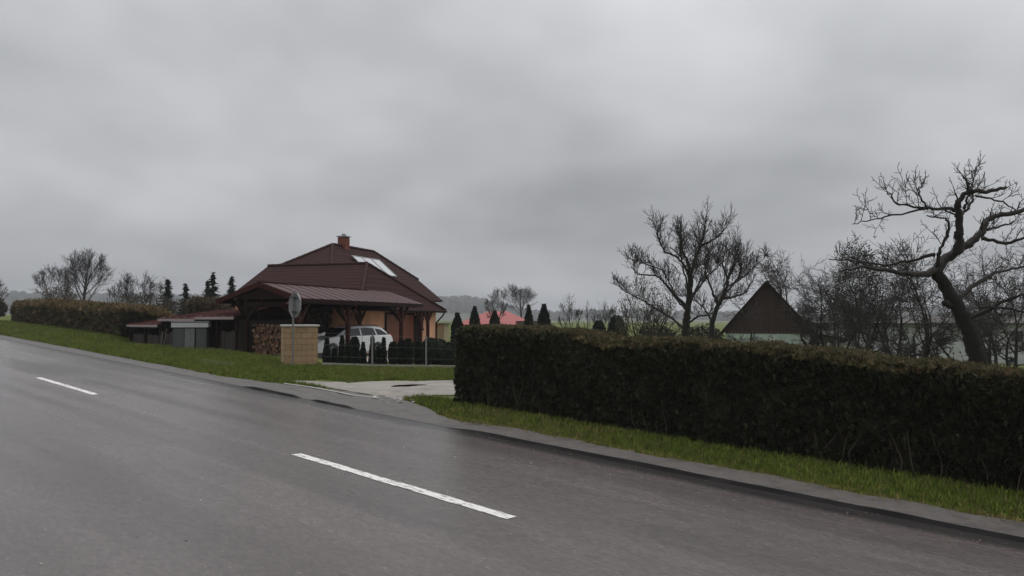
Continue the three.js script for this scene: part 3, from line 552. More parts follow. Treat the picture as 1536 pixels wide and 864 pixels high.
// beige outbuilding behind the house
{
  const [x, z] = [-5.6, -57], t = thing('outbuilding', 'small beige flat roofed outbuilding seen past the house corner', 'shed', [x, landXZ(x, z) - 0.1, z], -0.1);
  const oh = CAM_Y - 0.22 - landXZ(x, z);
  mesh('wall', box(1.5, oh, 2.0, 0, oh / 2, 0), std([0.36, 0.29, 0.17], 0.9, { map: scaled(blotch, 0.6) }), t);
  mesh('roof', box(1.75, 0.1, 2.3, 0, oh + 0.05, 0), std([0.12, 0.11, 0.1], 0.8), t);
  mesh('door', box(0.6, 1.0, 0.05, 0.3, 0.55, 1.02), std([0.3, 0.24, 0.15], 0.8), t);
}
// house with a red roof across the gardens
{
  const D = 112, x = (742 - 768) / 1150 * D, z = -D, gy = landXZ(x, z), y0 = 0, t = thing('red_roof_house', 'distant low house with a bright red hipped roof behind columnar conifers', 'house', [x, gy, z], 0.06);
  const e = CAM_Y - 0.65 - gy, w = 5.8, d = 4, r = e + 1.9, redT = [std([0.3, 0.045, 0.045], 0.55), std([0.28, 0.042, 0.042], 0.55)];
  mesh('wall', box(w * 2 - 0.9, e, d * 2 - 0.9, 0, e / 2, 0), std([0.3, 0.22, 0.16], 0.9, { map: scaled(blotch, 0.4) }), t);
  const roof = new THREE.Group(); roof.name = 'roof'; t.add(roof);
  const a = [-w, e, d], b = [w, e, d], c = [w, e, -d], dd = [-w, e, -d], p = [-1.0, r, 0], q = [1.9, r, 0];
  tiledPlane([a, b, q, p], roof, redT, 0.5); tiledPlane([b, c, q], roof, redT, 0.5); tiledPlane([c, dd, p, q], roof, redT, 0.5); tiledPlane([dd, a, p], roof, redT, 0.5);
  const w2 = mesh('wing_roof', box(3.4, 0.14, 3.4, 4.6, e + 0.45, 3.2), std([0.05, 0.035, 0.03], 0.7), t); mesh('wing_wall', box(3, e + 0.4, 3, 4.6, e / 2 + 0.2, 3.2), std([0.11, 0.07, 0.05], 0.9), t);
}
// barn with a brown boarded gable among the fruit trees
{
  const D = 50, x = (1150 - 768) / 1150 * D, z = -D, gy = landXZ(x, z), t = thing('barn', 'small barn with a brown boarded gable above a pale green wall', 'barn', [x, gy, z], -0.3);
  const e = CAM_Y - 0.76 - gy, hw = 2.75, ap = CAM_Y + 2.5 - gy, dep = 7;
  const pg = std([0.42, 0.5, 0.43], 0.9, { map: scaled(blotch, 0.5) }), gb = [[0.042, 0.021, 0.013], [0.048, 0.023, 0.014], [0.038, 0.019, 0.012]].map(c => std(c, 0.85, { map: scaled(woodGrain, 1) }));
  mesh('wall', box(hw * 2 - 0.3, e, dep, 0, e / 2, -dep / 2), pg, t);
  const n = 24, back = new MB(); back.face([[-hw + 0.1, e, -0.02], [hw - 0.1, e, -0.02], [0, ap - 0.12, -0.02]]); back.face([[-hw + 0.1, e, -dep], [hw - 0.1, e, -dep], [0, ap - 0.12, -dep]]); mesh('gable_backing', back.geo(), gb[2], t);
  for (let k = 0; k < n; k++) { // vertical boards cut to the slope
    const x0 = -hw + 0.1 + k * (2 * hw - 0.2) / n, x1 = x0 + (2 * hw - 0.2) / n - 0.015, h = xx => e - 0.1 + (ap - 0.16 - e) * (1 - Math.abs(xx) / hw) + 0.1;
    const s = new THREE.Shape(); s.moveTo(x0, e - 0.12); s.lineTo(x1, e - 0.12); s.lineTo(x1, h(x1)); s.lineTo(x0, h(x0)); s.closePath();
    mesh('gable_board', new THREE.ExtrudeGeometry(s, { depth: 0.03, bevelEnabled: false }).translate(0, 0, 0.0), gb[k % 3], t);
  }
  const roof = new THREE.Group(); roof.name = 'roof'; t.add(roof);
  for (const s of [-1, 1]) tiledPlane([[0, ap, 0.3], [s * (hw + 0.35), e - 0.32, 0.3], [s * (hw + 0.35), e - 0.32, -dep - 0.3], [0, ap, -dep - 0.3]], roof, [brownTile, brownTile2], 0.4);
  for (const s of [-1, 1]) mesh('verge_board', beam([0, ap - 0.02, 0.32], [s * (hw + 0.35), e - 0.36, 0.32], 0.04, 0.16), darkTimber, roof);
  // open side bay with pale uprights
  mesh('side_roof', (() => { const m = new MB(), P = [[hw + 0.2, e - 0.1, 0.2], [hw + 2.6, e - 0.5, 0.2], [hw + 2.6, e - 0.5, -dep], [hw + 0.2, e - 0.1, -dep]]; m.face(P); m.face(P.map(q => [q[0], q[1] - 0.08, q[2]]).reverse()); return m.geo(); })(), brownTile2, t);
  for (let k = 0; k < 5; k++) mesh('upright', box(0.13, e - 0.6, 0.1, hw + 0.5 + k * 0.45, (e - 0.6) / 2, 0.0), std([0.5, 0.5, 0.47], 0.85, { map: scaled(grain, 1) }), t);
}
// long pale building behind the orchard
{
  const D = 53, x0 = (1228 - 768) / 1150 * D, z = -D, gy = landXZ(x0 + 15, z), e = CAM_Y - 0.12 - gy, L = 26, t = thing('long_building', 'long pale walled building with a dark roof behind the leaning tree', 'building', [x0, gy - 0.2, z], -0.05);
  const wm = std([0.44, 0.46, 0.44], 0.9, { map: scaled(blotch, 0.3) });
  mesh('wall', box(L, e + 0.2, 7, L / 2, e / 2 + 0.1, -3.5), wm, t);
  const roof = new THREE.Group(); roof.name = 'roof'; t.add(roof);
  tiledPlane([[-0.4, e + 0.1, 0.5], [L + 0.4, e + 0.1, 0.5], [L + 0.4, e + 0.75, -3.5], [-0.4, e + 0.75, -3.5]], roof, [std([0.06, 0.055, 0.052], 0.7), std([0.066, 0.06, 0.056], 0.7)], 0.5);
  tiledPlane([[-0.4, e + 0.1, -7.5], [L + 0.4, e + 0.1, -7.5], [L + 0.4, e + 0.75, -3.5], [-0.4, e + 0.75, -3.5]], roof, [std([0.06, 0.055, 0.052], 0.7)], 0.5);
  const gl = std([0.03, 0.033, 0.036], 0.1), frm = std([0.35, 0.34, 0.32], 0.8);
  for (const xx of [2.1, 4.0, 13.2, 18]) { const w = mesh('window', box(0.8, 0.75, 0.04, xx, e - 0.8, 0.02), gl, t); mesh('window_frame', mergeGeometries([box(0.94, 0.07, 0.06, xx, e - 0.4, 0.04), box(0.94, 0.07, 0.08, xx, e - 1.2, 0.05), box(0.06, 0.72, 0.06, xx - 0.43, e - 0.8, 0.04), box(0.06, 0.72, 0.06, xx + 0.43, e - 0.8, 0.04), box(0.04, 0.72, 0.05, xx, e - 0.8, 0.04)]), frm, w); }
}
//@@HOUSEEND
// ---------------------------------------------------------------- foliage helpers
function sprayGeo(k, n = 7, len = 1, wid = 0.22) { // a flat fan of narrow leaflets, base at the origin, growing along +y
  const m = new MB(), R = mulberry(900 + k);
  for (let i = 0; i < n; i++) {
    const a = (i / (n - 1) - 0.5) * 1.9 + (R() - 0.5) * 0.3, l = len * (0.6 + 0.4 * R()) * (1 - 0.3 * Math.abs(a)), s = 0.25 * (R()), x0 = (R() - 0.5) * 0.1, dx = Math.sin(a), dy = Math.cos(a), z = (R() - 0.5) * 0.5;
    const b = [x0, s * 0.4, 0], t = [x0 + dx * l, dy * l + s * 0.4, z * l], c = [x0 + dx * l * 0.5 + dy * wid * 0.5, dy * l * 0.5 - dx * wid * 0.5 + s * 0.4, z * l * 0.4], d = [x0 + dx * l * 0.5 - dy * wid * 0.5, dy * l * 0.5 + dx * wid * 0.5 + s * 0.4, z * l * 0.4];
    m.face([b, c, t, d]);
  }
  return m.geo();
}
const _q = new THREE.Quaternion(), _m = new THREE.Matrix4(), _s = new THREE.Vector3(), _p = new THREE.Vector3(), UP = new THREE.Vector3(0, 1, 0), _n = new THREE.Vector3(), _q2 = new THREE.Quaternion();
function scatter(name, geo, mat, list, parent, kind) { // list of [x, y, z, nx, ny, nz, scale, r, g, b, roll]
  const im = new THREE.InstancedMesh(geo, mat, list.length), c = new THREE.Color();
  list.forEach((e, i) => {
    _n.set(e[3], e[4], e[5]).normalize(); _q.setFromUnitVectors(UP, _n); _q2.setFromAxisAngle(UP, e[10]); _q.multiply(_q2);
    im.setMatrixAt(i, _m.compose(_p.set(e[0], e[1], e[2]), _q, _s.setScalar(e[6]))); im.setColorAt(i, c.setRGB(e[7], e[8], e[9]));
  });
  im.name = name; shadowed(im); im.userData.kind = 'stuff'; if (parent) parent.add(im); else scene.add(im); return im;
}
const leafMat = new THREE.MeshStandardMaterial({ roughness: 0.85, side: THREE.DoubleSide });
const sprays = [0, 1, 2].map(k => sprayGeo(k));

// ---------------------------------------------------------------- hedges
function hedge(label, u0, u1, v0, v1, height, opt) {
  const { front, top, dens, size, seed, topDens = dens, shoot = 1.3, name = 'hedge', bare = 0 } = opt, R = mulberry(seed);
  const t = thing(name, label, 'hedge'), yAt = (u, v) => land(u, v), rag = opt.rag ?? 1, hAt = u => height(u) + rag * 0.07 * (vnoise(u * 0.9, 1, seed) - 0.5) + rag * 0.05 * (vnoise(u * 2.7, 1, seed + 1) - 0.5);
  const bulge = (u, y) => 0.17 * (fbm(u * 0.9, y * 1.4, seed + 3, 4) - 0.5) * 2;
  // dark twiggy inside
  const m = new MB(), us = range(u0 + 0.15, u1 - 0.15, 0.3), ring = [];
  for (const u of us) {
    const h = hAt(u) - 0.12, pts = [[v0 + 0.2, 0], [v0 + 0.14 - bulge(u, 0.6), h * 0.35], [v0 + 0.13 - bulge(u, 1.2), h * 0.7], [v0 + 0.2, h - 0.1], [v0 + 0.35, h], [v1 - 0.35, h], [v1 - 0.2, h - 0.1], [v1 - 0.14, h * 0.4], [v1 - 0.2, 0]];
    for (const [v, y] of pts) { const [x, z] = toXZ(u, v); m.vert(x, yAt(u, v) + y - (y ? 0 : 0.1), z, 0, 1, 0, u, v + y); }
  }
  for (let i = 0; i < us.length - 1; i++) for (let k = 0; k < 8; k++) { const a = i * 9 + k; m.tri(a, a + 1, a + 9); m.tri(a + 1, a + 10, a + 9); }
  for (const i of [0, us.length - 1]) for (let k = 1; k < 8; k++) m.tri(i * 9, i * 9 + k, i * 9 + k + 1);
  const g = m.geo(); g.computeVertexNormals(); mesh('inner_branches', g, std(opt.core, 1, { map: scaled(grain, 0.8) }), t);
  const lists = [[], [], []], shoots = [], L = u1 - u0, Wd = v1 - v0;
  const put = (u, v, y, nu, ny, nv, s, col, arr) => { const [x, z] = toXZ(u, v), nx = nu * DX + nv * CX, nz = nu * DZ + nv * CZ; arr.push([x, yAt(u, v) + y, z, nx, ny, nz, s, ...col, R() * 6.28]); };
  const vary = (c, k) => { const f = 0.6 + 0.8 * R(); const w = R() * k; return [c[0] * f + w * 0.03, c[1] * f + w * 0.022, c[2] * f + w * 0.006]; };
  const side = (n, sgn, vv) => {
    for (let i = 0; i < n; i++) {
      const u = u0 + R() * L, h = hAt(u), y = 0.05 + R() * (h - 0.07), d = (R() ** 2) * 0.16;
      const gap = fbm(u * 2.2, y * 2.6, seed + 7, 3); if (gap < 0.33 && R() < 0.75) continue;
      const round = 0.1 * smooth(h - 0.25, h, y);
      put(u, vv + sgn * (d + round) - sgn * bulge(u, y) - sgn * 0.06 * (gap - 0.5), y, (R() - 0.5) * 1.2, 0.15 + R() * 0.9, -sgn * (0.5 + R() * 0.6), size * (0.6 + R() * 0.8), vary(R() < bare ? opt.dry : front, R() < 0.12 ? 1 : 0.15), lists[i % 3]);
    }
  };
  side(Math.round(L * 1.8 * dens), 1, v0); side(Math.round(L * 1.8 * dens * 0.3), -1, v1);
  for (let i = 0; i < Math.round(L * Wd * topDens); i++) {
    const u = u0 + R() * L, v = v0 + 0.03 + R() * (Wd - 0.06), h = hAt(u), e = Math.min(v - v0, v1 - v), y = h - 0.1 * smooth(0.2, 0, e) - 0.05 * R();
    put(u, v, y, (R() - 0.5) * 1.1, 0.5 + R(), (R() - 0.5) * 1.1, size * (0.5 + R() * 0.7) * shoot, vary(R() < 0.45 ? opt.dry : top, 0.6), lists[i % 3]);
  }
  for (const [uu, sg] of [[u0, -1], [u1, 1]]) for (let i = 0; i < Math.round(Wd * 1.8 * dens); i++) { const v = v0 + R() * Wd, y = 0.05 + R() * (hAt(uu) - 0.07); put(uu - sg * (R() ** 2) * 0.15, v, y, sg * (0.5 + R() * 0.6), 0.2 + R() * 0.8, (R() - 0.5) * 1.2, size * (0.6 + R() * 0.8), vary(front, 0.2), lists[i % 3]); }
  if (opt.stray) { // stray shoots standing out of the clipped faces, bare stems near the foot
    const st = new MB(), V = (u, v, y) => { const [x, z] = toXZ(u, v); return [x, yAt(u, v) + y, z]; };
    for (let i = 0; i < opt.stray; i++) { const u = u0 + R() * L, top = R() < 0.6, v = top ? v0 + R() * Wd : v0 - bulge(u, 1), y = top ? hAt(u) - 0.08 : 0.3 + R() * 1.2, l = 0.12 + 0.2 * R() * R(), du = (R() - 0.5) * l, dv = top ? (R() - 0.5) * l : -l * 0.5; st.tube([V(u, v, y), V(u + du * 0.5, v + dv * 0.6, y + l * 0.6), V(u + du, v + dv, y + l)], [0.005, 0.004, 0.003], 4); for (let q = 0; q < 4; q++) put(u + du * (0.4 + q * 0.2), v + dv * (0.4 + q * 0.2), y + l * (0.35 + q * 0.2), (R() - 0.5) * 1.4, 0.8, (R() - 0.5) * 1.4, size * 0.5, vary(top ? opt.dry : front, 0.8), lists[q % 3]); }
    for (let i = 0; i < opt.stray * 0.5; i++) { const u = u0 + R() * L, v = v0 + 0.05 + R() * 0.12; st.tube([V(u, v, -0.05), V(u + (R() - 0.5) * 0.2, v - 0.06, 0.25), V(u + (R() - 0.5) * 0.5, v - 0.03, 0.55 + R() * 0.3)], [0.014, 0.01, 0.005], 5); }
    mesh('stray_shoots', st.geo(), std([0.07, 0.052, 0.036], 0.95), t);
  }
  lists.forEach((l, k) => scatter('foliage', sprays[k], leafMat, l, t));
  return t;
}
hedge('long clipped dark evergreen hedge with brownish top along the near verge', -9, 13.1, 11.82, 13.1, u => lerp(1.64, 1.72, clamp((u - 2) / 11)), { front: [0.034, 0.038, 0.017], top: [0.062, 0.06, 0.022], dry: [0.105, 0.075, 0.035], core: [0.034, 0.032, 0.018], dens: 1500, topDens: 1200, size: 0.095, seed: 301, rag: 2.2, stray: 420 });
hedge('overgrown brown topped hedge along the road beyond the sheds', 42.3, 63, 14.7, 17.5, u => lerp(1.5, 1.3, (u - 42) / 21), { front: [0.052, 0.05, 0.02], top: [0.12, 0.09, 0.032], dry: [0.14, 0.09, 0.042], core: [0.045, 0.04, 0.02], dens: 170, topDens: 170, size: 0.24, seed: 302, bare: 0.35, rag: 4, shoot: 1.9, name: 'overgrown_hedge' });
hedge('brown bare twig hedge standing behind the red roofed sheds', 34, 50, 21.5, 24.5, () => 2.15, { front: [0.06, 0.043, 0.026], top: [0.08, 0.058, 0.03], dry: [0.085, 0.055, 0.035], core: [0.05, 0.036, 0.022], dens: 120, topDens: 120, size: 0.26, seed: 303, bare: 0.5, rag: 5, shoot: 1.9, name: 'twig_hedge' });
hedge('low dark hedgerow at the far end of the verge', 84, 104, 13.5, 19, () => 1.4, { front: [0.045, 0.04, 0.022], top: [0.06, 0.05, 0.025], dry: [0.08, 0.06, 0.035], core: [0.045, 0.04, 0.022], dens: 40, topDens: 30, size: 0.45, seed: 304, bare: 0.4, name: 'hedgerow' });

// ---------------------------------------------------------------- grass
{
  const blade = k => { const m = new MB(), R = mulberry(60 + k); for (let i = 0; i < 7; i++) { const a = R() * 6.28, r = R() * 0.5, x = Math.cos(a) * r, z = Math.sin(a) * r, h = 0.6 + R() * 0.6, l = (R() - 0.5) * 0.8, l2 = (R() - 0.5) * 0.8, w = 0.07, ca = Math.cos(a * 3) * w, sa = Math.sin(a * 3) * w; m.face([[x - ca, -0.1, z - sa], [x + ca, -0.1, z + sa], [x + ca * 0.7 + l * 0.4, h * 0.6, z + sa * 0.7 + l2 * 0.4], [x + l, h, z + l2]]); } return m.geo(); };
  const R = mulberry(808), lists = [[], [], []], add = (u, v, s, dry) => {
    const [x, z] = toXZ(u, v), f = 0.55 + 0.9 * R(), p = fbm(u * 0.7, v * 0.7, 88, 3), d = R() < dry + 0.25 * smooth(0.55, 0.7, p) ? 1 : 0;
    lists[Math.floor(R() * 3)].push([x, land(u, v), z, (R() - 0.5) * 0.4, 1, (R() - 0.5) * 0.4, s * (0.65 + 0.7 * R()), lerp(0.115, 0.23, d) * f, lerp(0.155, 0.185, d) * f, lerp(0.016, 0.06, d) * f, R() * 6.28]);
  };
  const inDrive = (u, v) => { if (v < 11.1) return false; const l = v < 12.4 ? 14.4 : 13.8, r = v < 12.2 ? 19.2 : v < 14 ? 18 : 17.4; return u > l && u < r; };
  for (let i = 0; i < 26000; i++) { const u = -7 + R() * 21.5, v = 10.12 + (R() ** 1.1) * 1.9; if (inDrive(u, v) || (u > 11.2 && v < 10.3 + 0.95 * smooth(11.2, 14.3, u))) continue; const e = v - 10.28; if (e < 0 && R() < 0.72) continue; add(u, v, e < 0.25 ? 0.035 + 0.03 * R() : 0.055 + 0.06 * R() * smooth(0.1, 0.7, e), e < 0.22 ? 0.5 : 0.08); }
  for (let i = 0; i < 70000; i++) { const u = 17.3 + (R() ** 1.3) * 46, v = 10.3 + R() * (u < 23 ? 6.5 : 4.8); if (inDrive(u, v) || (u < 22 && v < 10.35 + 0.95 * (1 - smooth(14.4, 22, u)))) continue; const sc = 1 + smooth(20, 50, u) * 0.8; add(u, v, (0.05 + 0.05 * R()) * sc, 0.04); }
  for (let i = 0; i < 9000; i++) { const u = 17.6 + R() * 5.2, v = 13 + R() * 12; if (inDrive(u, v)) continue; add(u, v, 0.06 + 0.05 * R(), 0.05); }
  for (let i = 0; i < 380; i++) { const a = R() * 6.28, r = Math.sqrt(R()); lists[0].push([...rp(25.4 + Math.cos(a) * r * 1.3, 11.9 + Math.sin(a) * r * 0.35), (R() - 0.5) * 0.5, 1, (R() - 0.5) * 0.5, 0.11, 0.17, 0.21, 0.09, R() * 6]); }
  lists.forEach((l, k) => { const o = scatter('grass_blades', blade(k), leafMat, l); o.name = numbered('grass'); o.userData.label = 'short green grass on the verge'; o.userData.category = 'grass'; });
}

{ // dead leaves and crumbs blown along the edge strip and the foot of the hedge
  const m = new MB(); m.face([[0, 0, -0.5], [0.3, 0.06, -0.1], [0.2, 0.02, 0.4], [0, 0.08, 0.6], [-0.25, 0.03, 0.3], [-0.3, 0.07, -0.15]]);
  const R = mulberry(313), list = [];
  for (let i = 0; i < 1500; i++) { const u = -6 + R() * 20, k = R(), v = k < 0.6 ? 9.62 + R() ** 0.6 * 0.75 : k < 0.8 ? 8.9 + R() * 0.6 : 11.2 + R() * 0.7, f = 0.6 + 0.8 * R(); if (u > 12.4 && v > 9.9) continue; const [x, z] = toXZ(u, v); list.push([x, land(u, v) + (v > 9.56 && v < 10.4 ? 0.05 : 0.006), z, (R() - 0.5) * 0.3, 1, (R() - 0.5) * 0.3, 0.012 + 0.03 * R() * R(), 0.14 * f, 0.09 * f, 0.045 * f, R() * 6.28]); }
  const o = scatter('dead_leaves', m.geo(), leafMat, list); o.userData.label = 'small dead leaves scattered along the road edge'; o.userData.category = 'leaf litter';
}
// ---------------------------------------------------------------- bare trees
const barkMat = std([0.018, 0.0155, 0.0135], 0.95, { map: scaled(woodGrain, 3, 1.2), bumpMap: scaled(woodGrain, 3, 1.2), bumpScale: 0.035 });
const twigMat = std([0.026, 0.022, 0.019], 0.95);
const V3 = (x, y, z) => new THREE.Vector3(x, y, z);
function inside(e, p, s) { const X = (p.x - e.x) / e.rx, Y = (p.y - e.y) / e.ry, Z = p.z / e.rx; return X * X + Y * Y + Z * Z < (0.72 + 0.6 * fbm(Math.atan2(Y, X) * 1.9 + 7, Z * 1.7 + 5, s, 2)) ** 2; }
function reach(e, p, d, s) { let t = 0.1; const q = p.clone(); while (t < 12) { q.copy(p).addScaledVector(d, t); if (!inside(e, q, s)) break; t += 0.08; } return t; }
function grow(trunk, crown, R, p, dir, len, r, lvl, o) {
  const segs = [6, 9, 5, 3, 2][lvl] ?? 2, pts = [p.clone()], rad = [r], d = dir.clone(), wig = o.wig[Math.min(lvl, o.wig.length - 1)];
  for (let i = 1; i <= segs; i++) {
    d.x += (R() - 0.5) * wig; d.y += (R() - 0.5) * wig + o.lift * (lvl ? 1 : 0.3); d.z += (R() - 0.5) * wig; d.normalize();
    pts.push(pts[i - 1].clone().addScaledVector(d, len / segs)); rad.push(Math.max(r * lerp(1, lvl === 0 ? 0.55 : lvl === 1 ? 0.12 : 0.3, i / segs), o.rMin));
  }
  if (o.env && lvl === 2) { let k = pts.length; while (k > 2 && !inside(o.env, pts[k - 1], o.seed)) k--; if (k < pts.length) for (let i = 1; i < k; i++) rad[i] = lerp(r, Math.min(o.rMin, r), i / (k - 1)); pts.length = k; rad.length = k; if (k < 3 && !inside(o.env, pts[1], o.seed)) return; }
  (lvl === 0 ? trunk : crown).tube(pts, rad, [8, 6, 4, 3, 3][lvl] ?? 3);
  if (lvl >= o.n.length) return;
  spawn(trunk, crown, R, pts, rad, len, lvl, o);
}
function spawn(trunk, crown, R, pts, rad, len, lvl, o) {
  const n = o.n[lvl], t0 = o.from[lvl] ?? 0.25;
  for (let k = 0; k < n; k++) {
    const t = k === n - 1 ? 1 : t0 + (1 - t0) * (k + R() * 0.8) / n, f = Math.min(t * (pts.length - 1), pts.length - 1.001), i = Math.floor(f), q = pts[i].clone().lerp(pts[i + 1], f - i), rr = lerp(rad[i], rad[i + 1], f - i);
    const ax = pts[i + 1].clone().sub(pts[i]).normalize(), a = k * 2.4 + R() * 1.5, sp = t === 1 ? 0.25 : o.spread[lvl] * (0.7 + 0.6 * R());
    const X = V3(Math.abs(ax.y) > 0.9 ? 1 : 0, Math.abs(ax.y) > 0.9 ? 0 : 1, 0); X.addScaledVector(ax, -X.dot(ax)).normalize(); const Y = V3().crossVectors(ax, X);
    const d = ax.multiplyScalar(Math.cos(sp)).addScaledVector(X, Math.cos(a) * Math.sin(sp)).addScaledVector(Y, Math.sin(a) * Math.sin(sp)); if (lvl > 0 && d.y < -0.25) d.y *= 0.3; d.normalize();
    const bl = o.env && lvl === 0 ? Math.max(0.35, reach(o.env, q, d, o.seed) * (0.8 + 0.25 * R())) : 0;
    grow(trunk, crown, R, q, d, bl || len * o.ratio[lvl] * (1.1 - 0.45 * t) * (0.75 + 0.5 * R()), Math.max(rr * (t === 1 ? 0.85 : o.thin ?? 0.6), o.rMin), lvl + 1, o);
  }
}
function bareTree(label, x, z, o, group, name = 'bare_tree') {
  const R = mulberry(o.seed), gy = landXZ(x, z), t = thing(name, label, 'tree', [x, gy - 0.05, z], 0, group), tr = new MB(), cr = new MB();
  for (let k = 0; k < (o.stems ?? 1); k++) { const a = k * 2.4 + (o.turn ?? 0), tilt = (o.stems ?? 1) > 1 ? 0.25 + 0.25 * R() : 0; grow(tr, cr, R, V3(Math.cos(a) * 0.12 * (k ? 1 : 0), 0, Math.sin(a) * 0.12 * (k ? 1 : 0)), V3(Math.cos(a) * tilt + (o.lean ?? 0), 1, Math.sin(a) * tilt).normalize(), o.h, o.r * (k ? 0.8 : 1), 0, o); }
  mesh('trunk', tr.geo(), o.bark ?? barkMat, t); mesh('crown', cr.geo(), o.twig ?? twigMat, t); return t;
}
const P = (px, D) => [(px - 768) / 1150 * D, -D]; // bearing and distance to a place on the map
const orchard = { n: [7, 7, 6, 5], from: [0.35, 0.2, 0.15, 0.1], spread: [1.15, 0.8, 0.8, 0.8], ratio: [0.95, 0.5, 0.5, 0.55], wig: [0.35, 0.5, 0.6, 0.65], lift: 0.03, rMin: 0.008, thin: 0.55, up: 0.42 };
const shade = { n: [10, 8, 6, 5], from: [0.3, 0.25, 0.2, 0.1], spread: [0.7, 0.55, 0.6, 0.7], ratio: [0.75, 0.55, 0.5, 0.5], wig: [0.12, 0.3, 0.45, 0.5], lift: 0.09, rMin: 0.013, thin: 0.5 };
// trees whose main limbs are set out one by one, then twigs
function limbTree(name, label, x, z, limbs, seed, o, group) {
  const t = thing(name, label, 'tree', [x, landXZ(x, z) - 0.1, z], 0, group), R = mulberry(seed), tr = new MB(), cr = new MB();
  for (const [n, r0, r1, q] of limbs) {
    const curve = new THREE.CatmullRomCurve3(q.map(p => V3(...p)), false, 'catmullrom', 0.22), k = q.length * 5, pts = curve.getPoints(k);
    for (let i = 1; i < pts.length - 1; i++) pts[i].add(V3((R() - 0.5) * 0.045, (R() - 0.5) * 0.045, (R() - 0.5) * 0.05));
    const rad = pts.map((_, i) => lerp(r0, r1, (i / k) ** 0.75) * (1 + 0.22 * (R() - 0.5)) * (n === 'trunk' && i < 4 ? 1.25 - 0.06 * i : 1));
    (n === 'trunk' ? tr : cr).tube(pts, rad, r0 > 0.06 ? 9 : 6);
    if (n === 'trunk' || n === 'stub') { if (n === 'stub') cr.tube([pts[k], pts[k].clone().add(V3(-0.02, 0.01, 0.01))], [r1, 0.005], 8); continue; }
    const len = curve.getLength(), kids = Math.round(2 + len * (r0 < 0.06 ? o.small : o.big));
    for (let c = 0; c < kids; c++) {
      const f = 0.25 + 0.75 * (c + R()) / kids, i = Math.min(Math.floor(f * k), k - 1), ax = pts[i + 1].clone().sub(pts[i]).normalize(), d = ax.multiplyScalar(0.5).add(V3(R() - 0.5, R() * 0.9 - 0.1, R() - 0.5).multiplyScalar(1.3)).normalize();
      grow(tr, cr, R, pts[i], d, o.len * (0.6 + R()), Math.max(rad[i] * 0.32, o.rMin * 1.5), o.lvl, o);
    }
  }
  mesh('trunk', tr.geo(), barkMat, t); mesh('crown', cr.geo(), twigMat, t); return t;
}
const limbTwigs = { n: [0, 0, 4, 3], from: [0, 0.2, 0.12, 0.1], spread: [0.8, 0.8, 0.85, 0.8], ratio: [0.5, 0.5, 0.5, 0.55], wig: [0.5, 0.5, 0.6, 0.6], lift: 0.06, rMin: 0.0055, thin: 0.55, lvl: 2, small: 2.6, big: 1.3, len: 0.36 };
